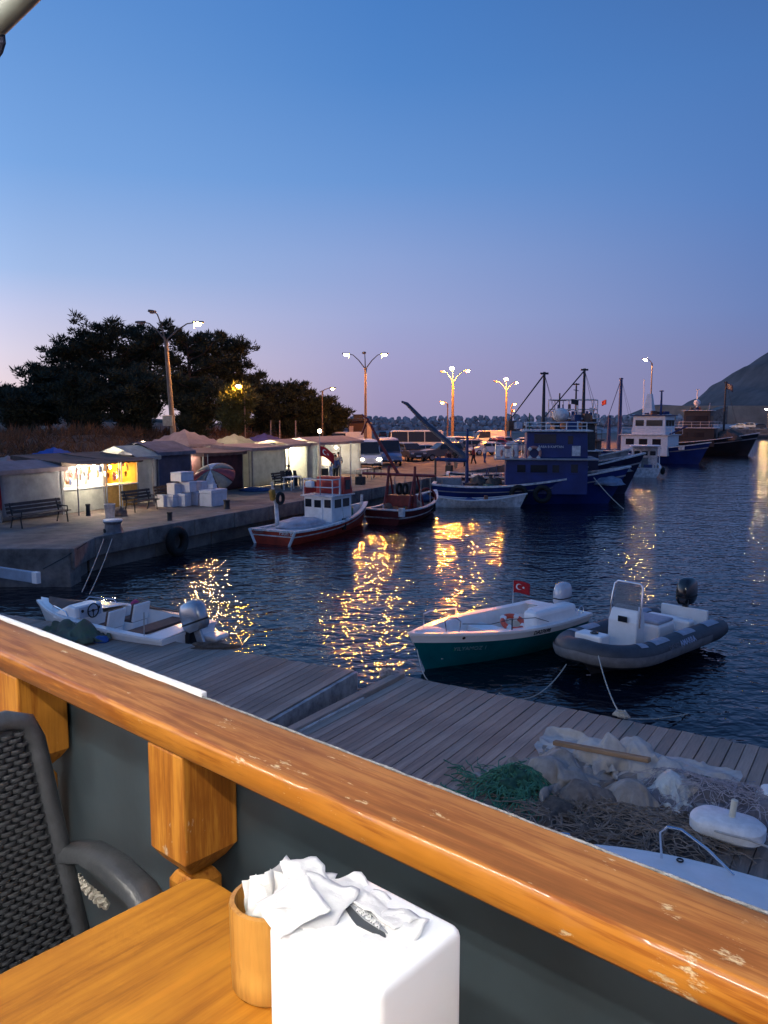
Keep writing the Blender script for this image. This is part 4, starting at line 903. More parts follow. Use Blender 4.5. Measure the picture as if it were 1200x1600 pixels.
MB().ball((.3, .4, 4.66), .09, 8, 6).build('mast_light', mat('mast_bulb', (1, .9, .7), .5, 0, emit=25, ecol=(1, .85, .6)), rf)
flag(rf, (-.3, 0, 4.0), R(-75), .46, .9)
dv = MB().tube([(-2.55, .75, .55), (-2.6, .78, 1.5), (-2.8, .85, 2.5)], [.1, .085, .05], 8).build('net_davit', old_white, rf, smooth=True)
MB().box((-2.75, .85, 1.95), (.25, .22, .5), ry=R(-14)).build('hauler_housing', mat('ochre_housing', (.45, .24, .04), .6, .2, 6), dv, bevel=.06)
MB().torus((-2.6, .55, 1.8), .22, .08, 14, 6, 'Y').build('hauler_wheel', black_rubber, dv, smooth=True)
MB().tube([(Lb / 2 - .55, 0, 1.0), (Lb / 2 - .5, 0, 1.5)], .07, 8).build('bow_post', old_white, rf)
for t in (.55,):
    fd = MB().tube([(0, 0, 0), (0, 0, .5)], .1, 10).build('fender', black_rubber, rf, loc=H.pt(t, .55, -1, -.1)); MB().tube([(0, 0, .5), (0, .1, 1.0)], .012, 5).build('fender_line', rope_mat, fd)
# ---------------------------------------------------------------- dark red boat with the gantry
bow, stern = Vector((2.95, 45.2, 0)), Vector((-.1, 39.3, 0))
dg = boat('gantry_boat', 'dark maroon fishing boat with a red steel gantry and leaning boom', 'boat', bow, stern)
Lb = (bow - stern).length; H = Hull(Lb, 2.5, .78, .74, 1.25, .35, .5, .9, .4, 2.3, .3, .8)
H.skin(0, 1).build('hull', dred, dg, smooth=True, auto=30)
H.skin(.94, 1.0, proud=.03).build('gunwale_band', old_white, dg, smooth=True, auto=30); H.skin(.6, .66, proud=.03).build('rubbing_band', old_white, dg, smooth=True, auto=30)
H.gunwale(.14, .06, .04).build('gunwale', old_white, dg, smooth=True, auto=30); H.deck(.02, .9, .12, -.25).build('deck', mat('brown_deck', (.18, .14, .12), .8, .2, 4), dg)
for sd in (1, -1): MB().box(tuple(H.pt(0, .9, sd, 0)), (.2, .26, .42)).build('corner_post', old_white, dg)
gr_ = mat('red_gantry_steel', (.2, .022, .024), .5, .3, 5, .2, 30)
ga = MB()
for sd in (-1, 1):
    ga.tube([(-1.3, sd * .8, .6), (-1.1, sd * .75, 2.8)], .07, 8).tube([(-.2, sd * .85, .6), (-.9, sd * .77, 2.3)], .05, 8).tube([(-1.8, sd * .7, .6), (-1.15, sd * .75, 2.4)], .05, 8)
ga.tube([(-1.1, -1.9, 2.35), (-1.1, 2.3, 2.35)], .075, 8).box((-1.1, 0, .95), (.7, 1.4, .7)); ga.build('gantry', gr_, dg, smooth=True, auto=35)
MB().tube([(-1.0, .2, 2.3), (-1.5, 1.2, 4.2), (-1.55, 1.75, 5.2), (-1.5, 2.1, 5.4)], [.09, .08, .065, .05], 8).tube([(-1.55, 1.75, 5.2), (-1.4, 2.2, 4.4)], .05, 6).build('boom', gr_, dg, smooth=True)
MB().torus((-.9, -.1, 1.6), .26, .07, 16, 6, 'Y').torus((-.9, .25, 1.6), .26, .07, 16, 6, 'Y').build('winch_drum', black_rubber, dg, smooth=True)
cn = MB().box((-.1, -.15, 2.3), (1.5, 1.7, .05), ry=R(4)).build('canopy', mat('pale_canopy', (.5, .5, .55), .7, .2, 3), dg)
for x in (-.7, .5):
    for yy in (-.9, .6): MB().tube([(x, yy, .5), (x, yy, 2.28)], .025, 6).build('canopy_post', grey_metal, cn)
lump('net_pile', None, None, (.6, .3, .5), (.8, .7, .5), mat('beige_net', (.34, .28, .24), .9, .3, 6, .7, 60), 6, .4, dg)
lump('blue_tarp', None, None, (1.7, 0, .75), (.5, .55, .35), mat('navy_tarp', (.02, .045, .12), .7, .3, 4, .3, 40), 9, .3, dg)
MB().torus((1.0, -.5, 1.0), .5, .06, 16, 6, 'X').build('bow_hoop', gr_, dg, smooth=True)
MB().tube([(0, 0, 0), (0, 0, .7)], .16, 10).build('fender', black_rubber, dg, loc=H.pt(.75, .45, -1, -.12))
# ---------------------------------------------------------------- white rowing boat
rw_ = boat('rowing_boat', 'long white open wooden rowing boat in front of the blue trawler', 'boat', (8.5, 47.2, 0), (2.95, 47.3, 0))
H = Hull(5.5, 1.5, .72, .5, .85, .2, .45, .25, .45, 2.0, .35, .8)
H.skin(0, 1).build('hull', old_white, rw_, smooth=True, auto=30); H.gunwale(.08, .06, .03).build('gunwale', white_paint, rw_, smooth=True, auto=30); H.liner(.09, .12, .06, .93).build('interior', mat('grey_inside', (.36, .37, .4), .7, .2, 4), rw_)
for x in (-1.3, .1, 1.3): MB().box((x, 0, .4), (.22, 1.2, .04)).build('thwart', old_white, rw_)
lump('bundle', None, None, (-.6, 0, .3), (.4, .35, .25), mat('blue_bundle', (.02, .05, .16), .8, .2, 5), 3, .4, rw_); MB().box((.35, .2, .5), (.22, .3, .35)).build('crate', mat('brown_box', (.2, .1, .07), .8, .2, 5), rw_, bevel=.02)
# ---------------------------------------------------------------- trawlers
blue = mat('blue_trawler_paint', (.008, .028, .16), .45, .25, .8, .12, 14); navy = mat('navy_hull_paint', (.008, .012, .05), .45, .3, 1, .12, 14); blackh = mat('black_hull_paint', (.012, .012, .016), .5, .3, 1, .1, 14)
bluesteel = mat('blue_steel', (.015, .04, .15), .5, .3, 3)
dark_steel = mat('dark_mast_steel', (.03, .03, .035), .6, .3, 3)
def house(par, x0, x1, w, z0, z1, m, wins, name='deckhouse', taper=.0, roof=None, front=None):
    h = MB().loft([[(x0, -w / 2, z0), (x1, -w / 2, z0), (x1, w / 2, z0), (x0, w / 2, z0)], [(x0 + taper, -w / 2 + taper, z1), (x1 - taper, -w / 2 + taper, z1), (x1 - taper, w / 2 - taper, z1), (x0 + taper, w / 2 - taper, z1)]]).build(name, m, par, bevel=.05)
    for sd in (1, -1):
        for a, b, za, zb in wins:
            wn = MB().box(((a + b) / 2, sd * (w / 2 - taper * .6 + .012), (za + zb) / 2), (b - a, .03, zb - za)).build('window', dark_glass, h)
            MB().box(((a + b) / 2, sd * (w / 2 - taper * .6 + .02), za - .05), (b - a + .1, .05, .05)).build('sill', m, wn)
    if front:
        n, za, zb = front; k = (w - .4) / n
        for i in range(n): MB().box((x1 - taper * .6 + .012, -w / 2 + .2 + k * (i + .5), (za + zb) / 2), (.03, k - .12, zb - za)).build('window', dark_glass, h)
    if roof: MB().box(((x0 + x1) / 2, 0, z1 + .05), (x1 - x0 + .5, w + .45, .1)).build('roof', roof, h, bevel=.03)
    return h
def mast(par, x, z0, z1, m, y=0, r=.11, boom=None, stays=True, cross=True, name='mast'):
    k = MB().tube([(x, y, z0), (x, y, z1)], [r, r * .6], 8).build(name, m, par, smooth=True)
    if boom: MB().tube([(x, y, z1 - .15), boom], [.05, .035], 6).build('boom', m, k, smooth=True)
    if cross: MB().box((x, y, z1 - .1), (.5, .12, .12)).build('crosstree', m, k)
    if stays:
        MB().tube([(x, y, z1 - .1), (x + (z1 - z0) * .28, y + .9, z0)], .014, 4).tube([(x, y, z1 - .1), (x + (z1 - z0) * .28, y - .9, z0)], .014, 4).build('stay', dark_rope, k)
    return k
def trawler(label, stern, bow, B, zs, hullm, name='trawler', e1=.9, rake=1.6):
    t = boat(name, label, 'trawler', bow, stern); L = (Vector(bow) - Vector(stern)).length
    H = Hull(L, B, zs[0], zs[1], zs[2], .8, rake, .8, .4, 2.4, .22, e1)
    H.skin(0, 1, n=30).build('hull', hullm, t, smooth=True, auto=30)
    H.gunwale(.18, .1, .05).build('gunwale', old_white, t, smooth=True, auto=30)
    H.deck(.01, .96, .15, -.55).build('deck', mat('grey_deck', (.2, .2, .2), .8, .3, 2), t)
    H.skin(.78, .815, proud=.05).build('rubbing_band', mat('pale_band', (.35, .34, .36), .6, .2, 3), t, smooth=True, auto=30)
    return t, H, L
# the big blue trawler
bt, H, L = trawler('bright blue trawler with two storey deckhouse and life rings moored stern to the quay', (3.2, 50.9, 0), (15.2, 49.3, 0), 4.2, (1.25, 1.2, 2.35), blue)
h1 = house(bt, -1.6, 3.3, 3.3, .65, 2.75, blue, [(-.9, -.4, 2.0, 2.45), (-.1, .9, 2.0, 2.45), (1.2, 1.6, 2.0, 2.45), (2.3, 2.7, 2.0, 2.5)])
MB().box((.8, 0, 2.8), (6.2, 3.9, .1)).build('bridge_deck', mat('pale_band', (.3,) * 3), bt, bevel=.02)
h2 = house(bt, -.4, 3.3, 2.9, 2.86, 4.45, blue, [(.1, 1.4, 3.75, 4.3), (2.1, 2.4, 3.7, 4.2)], 'wheelhouse', .06, old_white, (3, 3.7, 4.25))
wq = (R(90), 0, 0)
letters('BABA B KAPTAN', .2, white_paint, h2, (1.1, -1.5, 3.48), wq)
letters('BABA B KAPTAN', .2, white_paint, h2, (1.1, 1.5, 3.48), (R(90), 0, math.pi))
MB().box((2.6, -1.47, 3.3), (.5, .03, .6)).build('notice_board', old_white, h2)
for x, sd in ((.1, -1), (-1.5, -1)):
    q = MB().torus((0, 0, 0), .36, .085, 22, 8, 'Y').build('life_ring', mat('faded_ring', (.5, .22, .18), .7, .2, 5), bt, loc=(x, sd * 1.62, 3.15), smooth=True)
    for k in range(4):
        a = k * math.pi / 2 + .78; MB().box((.36 * math.cos(a), 0, .36 * math.sin(a)), (.2, .19, .2), ry=-a).build('ring_band', old_white, q, bevel=.03)
MB().box((-1.2, -.6, 3.3), (.8, .5, .9)).build('life_raft', old_white, bt, bevel=.1); MB().box((-1.9, .2, 3.2), (.6, 1, .7)).build('locker', old_white, bt, bevel=.05)
ra = MB()
for x in (-2.2, -1.2, -.5):
    for sd in (1, -1): ra.tube([(x, sd * 1.85, 2.85), (x, sd * 1.85, 3.7)], .025, 5)
for sd in (1, -1): ra.tube([(-2.2, sd * 1.85, 3.7), (-.4, sd * 1.85, 3.7)], .025, 5)
ra.build('bridge_rail', grey_metal, bt)
mast(bt, .7, 4.5, 8.1, dark_steel, 0, .12, (-1.6, .3, 4.8))
mast(bt, -5.0 + 1.0, .7, 4.6, bluesteel, .3, .13, None, False, False, 'derrick_post')
MB().tube([(-4.0, .2, 2.6), (-6.0, .35, 2.65)], .12, 8).build('derrick_arm', bluesteel, bt); MB().tube([(-6.0, .3, .7), (-6.0, .3, 2.7)], .07, 6).build('derrick_prop', dark_steel, bt)
MB().tube([(-4.0, .4, 2.7), (-6.6, 1.4, 4.8), (-8.0, 1.7, 6.2), (-8.35, 1.75, 6.35)], [.2, .17, .12, .06], 8).build('crane_boom', mat('slate_boom', (.04, .05, .09), .5, .2, 3), bt, smooth=True)
for x, yy, d, mm_ in ((-4.9, -.6, (1.2, 1.1, .9), 'grey'), (-3.2, .2, (.9, 1.2, 1.2), 'net'), (-2.3, -.9, (.7, .6, 1.3), 'net'), (-5.6, .7, (.8, .8, .8), 'grey')):
    if mm_ == 'grey': MB().box((x, yy, .7 + d[2] / 2), d).build('fish_bin', mat('grey_bin', (.25, .26, .28), .7, .2, 3), bt, bevel=.05)
    else: lump('net_pile', None, None, (x, yy, .7), (d[0] * .8, d[1] * .8, d[2] * .7), netm, int(x * -3), .45, bt)
for x in (-.8, .6): MB().torus((x, -2.16, .72), .42, .15, 18, 8, 'Y').build('tyre_fender', black_rubber, bt, smooth=True)
lump('foredeck_tarp', None, None, (4.6, 0, 1.2), (1.1, 1.1, .6), mat('blue_grey_tarp', (.2, .26, .36), .8, .3, 2, .3, 20), 5, .3, bt)
MB().tube(catenary((3.6, -2.1, 1.75), (5.2, -3.3, .02), .1), .025, 5).build('mooring_line', rope_mat, bt)
# darker trawler just behind it
b2, H, L = trawler('dark navy trawler with a white radar dome hidden behind the bright blue trawler', (4.5, 57.0, 0), (18.2, 55.8, 0), 4.4, (1.4, 1.35, 2.9), navy)
house(b2, -.8, 3.4, 3.3, .8, 3.0, navy, [(0, 1, 2.2, 2.7)], roof=old_white); h2 = house(b2, .4, 3.2, 2.8, 3.1, 4.9, dark_steel, [(.8, 2.4, 3.9, 4.5)], 'wheelhouse', .05, mat('grey_roof', (.25, .25, .27), .7), (3, 3.9, 4.5))
mast(b2, 2.55, 5.0, 8.7, dark_steel, 0, .13, (-.2, .2, 5.2)); MB().ball((1.0, 0, 5.5), .6, 14, 8, (1, 1, .8)).build('radar_dome', old_white, b2, smooth=True)
MB().tube([(.9, 0, 5.6), (.9, 0, 7.0)], .05, 6).box((.9, 0, 6.5), (.9, .05, .05)).build('signal_mast', dark_steel, b2)
flag(b2, (1.7, 0, 6.6), R(10), .35, .3, False, dark_steel)
lump('foredeck_net', None, None, (4.8, 0, 1.6), (1.2, 1.1, .6), mat('grey_net', (.2, .19, .2), .9, .4, 3, .6, 40), 5, .35, b2)
# rusty trawler with the stern rack
b3, H, L = trawler('old rust brown trawler with a white bow and a deck rack crowded with gear', (11.5, 69.5, 0), (20.3, 66.0, 0), 4.2, (1.6, 1.6, 2.8), mat('dirty_white_hull', (.4, .39, .4), .6, .4, 1.2, .2, 10))
rust = mat('rusty_brown', (.16, .09, .065), .9, .4, 1.5, .4, 12)
house(b3, -1.8, 2.2, 3.4, 1.1, 3.4, rust, [(-1.2, -.4, 2.4, 3.0), (.6, 1.4, 2.4, 3.0)], roof=rust); house(b3, -1.2, 1.8, 3.0, 3.5, 5.2, rust, [(-.9, 0, 4.1, 4.8), (.3, 1.5, 4.1, 4.8)], 'wheelhouse', .05, old_white, (3, 4.1, 4.8))
rk = MB()
for x in (-1.8, -.6, .6, 1.8):
    for yy in (-1.5, 1.5): rk.tube([(x, yy, 5.3), (x, yy, 6.8)], .05, 5)
for z in (6.0, 6.8):
    for yy in (-1.5, 1.5): rk.tube([(-1.8, yy, z), (1.8, yy, z)], .045, 5)
    for x in (-1.8, 1.8): rk.tube([(x, -1.5, z), (x, 1.5, z)], .045, 5)
rk = rk.build('gear_rack', old_white, b3)
rx = random.Random(4)
for k in range(12): MB().box((-1.6 + k * .29, -1.4 + rx.random() * .3, 5.3 + rx.uniform(.2, 1.0)), (.2, .22, rx.uniform(.3, .6))).build('fish_box', [old_white, rust, mat('blue_bundle', (.02,) * 3), mat('pale_canopy', (.5,) * 3)][k % 4], rk)
mast(b3, .2, 5.3, 8.2, dark_steel, 0, .1, None, False); MB().box((.2, 0, 7.6), (.05, 2.6, .05)).build('aerial_bar', dark_steel, b3)
MB().box((1.8, 0, 1.9), (.1, 3.6, .9)).build('net_screen', dark_glass, b3)
def clutter(par, x0, x1, w, z, n, seed, tall=.9):
    r = random.Random(seed); ms = [old_white, rust, bluesteel, mat('orange_buoy', (.55, .16, .04), .6), dark_steel, mat('pale_canopy', (.5,) * 3), mat('green_bin', (.04, .14, .1), .6)]
    for _ in range(n):
        x, y, k = r.uniform(x0, x1), r.uniform(-w / 2, w / 2), r.random(); m = r.choice(ms)
        if k < .4: MB().box((x, y, z + .2), (r.uniform(.3, .8), r.uniform(.3, .7), r.uniform(.3, .6)), rz=r.uniform(0, 3)).build('gear_box', m, par, bevel=.03)
        elif k < .6: MB().ball((x, y, z + .2), r.uniform(.16, .3), 10, 7).build('buoy', m, par, smooth=True)
        elif k < .8: MB().tube([(x, y, z - .05), (x + r.uniform(-.2, .2), y, z + r.uniform(.5, 1.3) * tall)], r.uniform(.025, .05), 6).build('stanchion', r.choice(ms), par)
        else: MB().torus((x, y, z + .12), r.uniform(.2, .35), .09, 14, 6).build('rope_coil', m, par, smooth=True)
def railing_(par, x0, x1, w, z, h=.8, m=None):
    mb = MB(); k = max(2, int((x1 - x0) / 1.0))
    for sd in (1, -1):
        for i in range(k + 1): x = x0 + (x1 - x0) * i / k; mb.tube([(x, sd * w / 2, z), (x, sd * w / 2, z + h)], .022, 5)
        for q in (.5, 1): mb.tube([(x0, sd * w / 2, z + h * q), (x1, sd * w / 2, z + h * q)], .02, 5)
    mb.build('deck_rail', m or white_paint, par)
clutter(bt, -5.5, -1.8, 3.0, .75, 16, 1); clutter(bt, -2.2, 3.0, 2.4, 4.6, 9, 2, .8); railing_(bt, -.4, 3.2, 2.7, 4.56, .45); clutter(bt, 3.6, 5.0, 2, 1.3, 5, 3)
clutter(b2, -5.5, -1.2, 3.0, .9, 14, 4); clutter(b2, .4, 3.0, 2.4, 5.1, 9, 5); railing_(b2, -.8, .4, 3.2, 3.1, .8); clutter(b2, 3.8, 5.4, 2.2, 1.6, 6, 6)
clutter(b3, -3.6, 3, 3.0, 1.2, 12, 7); clutter(b3, -1.6, 1.8, 2.8, 5.4, 12, 8, 1.4); railing_(b3, -1.8, 2.2, 3.4, 3.5, .8, rust)
# small blue white boat and white cabin boat seen from astern
sbw = boat('small_boat', 'small white boat with blue windows beside the white cabin boat', 'boat', (22.6, 77.5, 0), (21.6, 71.5, 0))
H = Hull(6, 2.0, .8, .8, 1.3, .3, .5, .85, .4, 2.2, .3, .8); H.skin(0, 1).build('hull', mat('lilac_white_paint', (.52, .52, .6), .5, .2, 3), sbw, smooth=True, auto=30); H.gunwale(.12).build('gunwale', old_white, sbw); H.deck(.01, .98, .1, -.1).build('deck', old_white, sbw)
c_ = MB().box((.3, 0, 1.4), (2.2, 1.6, 1.3)).build('cabin', mat('lilac_white_paint', (.52,) * 3), sbw, bevel=.08)
for yy in (-.4, .4): MB().box((-.815, yy, 1.65), (.03, .6, .45)).build('window', mat('blue_window', (.02, .04, .16), .1), c_)
wc = boat('cabin_boat', 'white cabin cruiser seen from its open stern right of the blue trawlers', 'boat', (25.6, 79.0, 0), (23.4, 71.6, 0))
H = Hull(7.6, 2.9, .85, .9, 1.5, .35, .8, .92, .4, 2.3, .26, .8); H.skin(0, 1).build('hull', old_white, wc, smooth=True, auto=30); H.gunwale(.18).build('gunwale', white_paint, wc, smooth=True); H.deck(.01, .98, .12, -.35).build('deck', old_white, wc)
c_ = house(wc, -.6, 2.2, 2.3, .6, 2.6, old_white, [(0, .8, 1.7, 2.3), (1, 1.8, 1.7, 2.3)], 'cabin', .04, white_paint)
for yy in (-.7, 0, .7): MB().box((-.61, yy, 2.05), (.03, .5, .4)).build('window', dark_glass, c_)
MB().box((-.61, .0, 1.15), (.03, .6, 1.0)).build('door', mat('grey_door', (.25, .25, .25), .6), c_)
for sd in (1, -1): MB().tube([(-3.4, sd * 1.2, .8), (-3.2, sd * 1.15, 2.75), (-.6, sd * 1.15, 2.75)], .045, 6).build('hardtop_frame', white_paint, wc)
MB().box((-1.9, 0, 2.8), (2.9, 2.5, .07)).build('hardtop', white_paint, wc, bevel=.02); MB().ball((0, 0, 0), .22, 8, 6, (1, 1, 1.6)).build('fender', black_rubber, wc, loc=(-3.4, -1.5, .6))
# blue and white trawler
b4, H, L = trawler('blue and white trawler with tall blue masts beneath the far lamp', (26.0, 101.0, 0), (37.5, 92.0, 0), 4.8, (1.6, 1.5, 2.6), blue)
house(b4, -2.6, 3.0, 3.9, .9, 3.3, white_paint, [(-2, -1, 2.2, 2.9), (-.4, .6, 2.2, 2.9), (1.2, 2.2, 2.2, 2.9)], roof=old_white); house(b4, -1.4, 2.6, 3.4, 3.4, 5.6, white_paint, [(-1, 0, 4.4, 5.1), (.3, 2.2, 4.4, 5.1)], 'wheelhouse', .1, bluesteel, (3, 4.4, 5.1))
mast(b4, -3.6, 1, 10.2, bluesteel, 0, .3, (-5.6, 0, 4)); mast(b4, 1.4, 5.7, 8.6, bluesteel, 0, .16, None, False); mast(b4, -5.2, 1, 5.6, bluesteel, .6, .3, None, False, False, 'derrick_post')
flag(b4, (-5.4, 0, 7.6), R(150), .6, .3, False); MB().loft([[(-.6, -.6, 5.7), (.6, -.6, 5.7), (.6, .6, 5.7), (-.6, .6, 5.7)], [(-.25, -.25, 8.2), (.25, -.25, 8.2), (.25, .25, 8.2), (-.25, .25, 8.2)]]).build('funnel_mast', white_paint, b4)
MB().tube([(2.8, -.9, 3.4), (4.8, -.9, 4.4)], .1, 6).build('foredeck_boom', bluesteel, b4)
# black trawler at the right
b5, H, L = trawler('black hulled trawler with white rails at the right end of the moored boats', (39.5, 122.0, 0), (53.5, 114.5, 0), 5.2, (1.9, 1.9, 3.3), blackh)
house(b5, -3.4, 2.2, 4.2, 1.2, 3.9, blackh, [(-2.6, -1.4, 2.6, 3.3), (-.6, .8, 2.6, 3.3)], roof=white_paint); house(b5, -2.2, 1.6, 3.6, 4.0, 6.4, dark_steel, [(-1.8, 1.2, 4.9, 5.7)], 'wheelhouse', .1, old_white, (3, 4.9, 5.7))
mast(b5, -.6, 6.5, 9.6, white_paint, 0, .12, None, False); mast(b5, 3.2, 2, 10.6, dark_steel, 0, .16, None, True); MB().ball((-.6, 0, 7.6), .5, 10, 7).build('radar_dome', old_white, b5, smooth=True)
flag(b5, (3.2, 0, 10.4), R(-40), .9, .5, False, navy)
lump('net_pile', None, None, (4.0, 0, 2.2), (1.8, 1.6, 1.4), netm, 7, .4, b5)
clutter(b4, -5.0, -2.8, 3.4, 1.0, 12, 9); clutter(b4, -1.2, 2.4, 2.8, 5.75, 8, 10); railing_(b4, -2.5, 3.4, 4.0, 3.42, .8); clutter(b4, 3.2, 4.6, 2.4, 1.7, 6, 11)
clutter(b5, -5.8, -3.6, 3.6, 1.5, 12, 12); clutter(b5, -2.0, 1.4, 3.0, 6.55, 9, 13); railing_(b5, -3.3, 2.6, 4.3, 4.02, .8)
clutter(dg, -2.6, -1.6, 1.6, .55, 7, 14, .5); clutter(wc, -3.2, -1, 1.8, .6, 6, 15, .5); clutter(rf, 1.6, 2.6, .9, .6, 5, 16, .3)
# mast only boat between
b6 = boat('sail_mast_boat', 'white hull behind the black trawler under a thin tall mast', 'boat', (47.0, 138.0, 0), (41.5, 140.0, 0))
H = Hull(6, 2.2, 1.2, 1.2, 1.6); H.skin(0, 1).build('hull', white_paint, b6, smooth=True, auto=30); H.deck(.01, .97, .05, -.02).build('deck', old_white, b6); MB().box((-.2, 0, 1.7), (2.2, 1.4, 1)).build('cabin', white_paint, b6, bevel=.1); MB().tube([(.4, 0, 1.2), (.4, 0, 12)], .07, 6).build('mast', white_paint, b6)
# ---------------------------------------------------------------- ropes between boats and pontoon
def rope(label, pts, r=.012, m=rope_mat): return tag(MB().tube(pts, r, 6).build('mooring_rope', m, smooth=True), label, 'rope', 'mooring ropes')
rope('pale rope hanging from the inflatable bow to the pontoon cleat', catenary(gp(935, 1025, .68), gp(970, 1118, .53), .12))
rope('pale rope running right from the pontoon cleat into the water', catenary(gp(975, 1122, .53), gp(1075, 1115, 0), .05))
rope('slack rope across the water between the teal boat and the pontoon', catenary(gp(885, 1038, .3), gp(780, 1083, .5), .35))
rope('thin line from the teal bow down to the pontoon edge', catenary(gp(652, 1015, .6), gp(668, 1062, .5), .12), .008)
cl = thing('rope_cleat', 'pale knotted rope on a cleat at the pontoon edge', 'cleat', gp(970, 1121, .505), R(-32))
MB().box((0, 0, .03), (.26, .06, .03)).box((0, 0, .012), (.1, .06, .03)).build('cleat', grey_metal, cl, bevel=.008)
MB().tube([(.14 * math.cos(k * .9) * (1 - k / 60), .07 * math.sin(k * .9), .03 + .0025 * k) for k in range(30)], .014, 6).build('knot', rope_mat, cl, smooth=True)
rope('left of two pale lines running from the quay bollard down to the speedboat', catenary(gp(162, 842, 1.22), gp(128, 925, .95), .05)); rope('right of two pale lines running from the quay bollard down to the speedboat', catenary(gp(175, 842, 1.22), gp(140, 928, .95), .08))
rope('dark rope sagging down the quay wall corner', [gp(135, 848, 1.24), gp(107, 868, 1.0) + Vector((0, -.16, 0)), gp(70, 888, .8) + Vector((0, -.1, 0))], .02, dark_rope)

# ================================================================== street lamps
post_mat = mat('lamp_post_paint', (.22, .15, .105), .6, .25, 2, .2, 30)
def lampmat(name, L, c): return mat(name, (1, 1, 1), .4, 0, emit=L, ecol=c)
SOD, WARM, COOL = (1, .32, .035), (1, .37, .055), (1, .5, .17)
def lamp_post(label, x, y, arms, h=9.3, lean=0, box=False, r=.15, zb=QZ):
    t = thing('street_lamp', label, 'street lamp', (x, y, zb), 0, 'three armed street lamps')
    MB().tube([(0, 0, 0), (0, 0, .9), (lean * .5, 0, h * .5), (lean, 0, h)], [r * 1.35, r * 1.1, r * .9, r * .7], 10).build('post', post_mat, t, smooth=True)
    for a, ln, rise, L, c in arms:
        dx, dy = math.cos(a), math.sin(a); P = lambda q, z: (lean + dx * q, dy * q, h + z)
        ar = MB().tube([P(.02, -.5), P(.12, .05), P(.4 * ln, rise * .55), P(.75 * ln, rise * .93), P(ln, rise)], [.075, .06, .05, .042, .035], 7).build('arm', post_mat, t, smooth=True)
        hd = MB().loft([[(lean + dx * (ln + u) - dy * w * s, dy * (ln + u) + dx * w * s, h + rise + zz) for s, zz in ((-1, 0), (-.6, .1), (.6, .1), (1, 0), (.7, -.04), (-.7, -.04))] for u, w in ((-.12, .05), (.06, .2), (.5, .22), (.68, .08))]).build('lamp_head', post_mat, ar, smooth=True)
        if L: MB().box((lean + dx * (ln + .0), dy * (ln + .0), h + rise - .14), (.03, .56, .5), rz=a).build('added_shade_plate', post_mat, ar)  # opaque plate added to keep the bulb's light off the arm
        if L: MB().ball((lean + dx * (ln + .28), dy * (ln + .28), h + rise - .09), .22, 10, 7, (1, 1, .7)).build('bulb', lampmat('lamp_%d_%d' % (L, int(c[2] * 100)), L, c), ar, smooth=True)
        else: MB().ball((lean + dx * (ln + .28), dy * (ln + .28), h + rise - .06), .16, 10, 7, (1.3, 1, .5)).build('lens', mat('unlit_lens', (.4, .38, .36), .3), ar, smooth=True)
    if box: MB().box((-.45, -.1, 3.9), (.7, .35, .75)).build('control_box', mat('cream_box', (.42, .36, .27), .7, .2, 4), t, bevel=.03)
    return t
LO, LW = 13000, 3600
lamp_post('nearest street lamp with three arms and a meter box rising before the pines', -15.0, 57.7, [(R(5), 2.0, 1.2, 2400, COOL), (R(165), 1.7, 1.25, 0, COOL), (R(250), 1.2, 1.75, 0, COOL)], 9.6, -.45, True, .2)
lamp_post('second street lamp with two white lights spread left and right', -1.9, 83, [(R(-8), 1.7, 1.4, LW, WARM), (R(188), 1.7, 1.4, LW, WARM), (R(100), .6, 1.6, 0, WARM)], 9.2)
lamp_post('third street lamp glowing strong orange above the parked cars', 9.8, 115, [(R(250), .5, 2.0, LO * 1.6, SOD), (R(8), 1.9, 1.6, 4000, SOD), (R(172), 1.2, 1.4, 0, SOD)], 9.3, 0, False, .22)
lamp_post('fourth street lamp glowing orange left of the blue trawler', 20.6, 136, [(R(250), .5, 1.9, LO, SOD), (R(8), 1.5, 1.3, 3000, SOD), (R(172), 1.5, 1.4, 0, SOD)], 8.9, 0, False, .2)
lamp_post('tall single lamp standing behind the blue and white trawler', 41.3, 125, [(R(185), .9, .6, 1700, (1, .46, .13))], 12.6, 0, False, .12)
lamp_post('short single lamp post beside the dark trees', -7.5, 98, [(R(10), 1.0, .35, 200, WARM)], 7.4, 0, False, .09)
lamp_post('amber street lamp half hidden in the small tree', -13.7, 79.3, [(R(200), .3, .4, 1500, (1, .42, .05))], 6.9 + bank_h(-13.7, 79.3) * 0, 0, False, .08)
lamp_post('slim floodlight pole close beside the third street lamp', 9.0, 114, [(R(180), .5, .2, 150, WARM)], 6.2, 0, False, .12)
lamp_post('slim floodlight pole close beside the fourth street lamp', 21.6, 137, [(R(10), .3, .2, 250, WARM), (R(60), .5, -.9, 120, WARM)], 6.4, 0, False, .09)
lamp_post('far lamp on the pier at the right edge of the view', 104, 218, [(R(180), .5, .3, 1600, (1, .6, .28))], 5.2, 0, False, .12, 2.5)
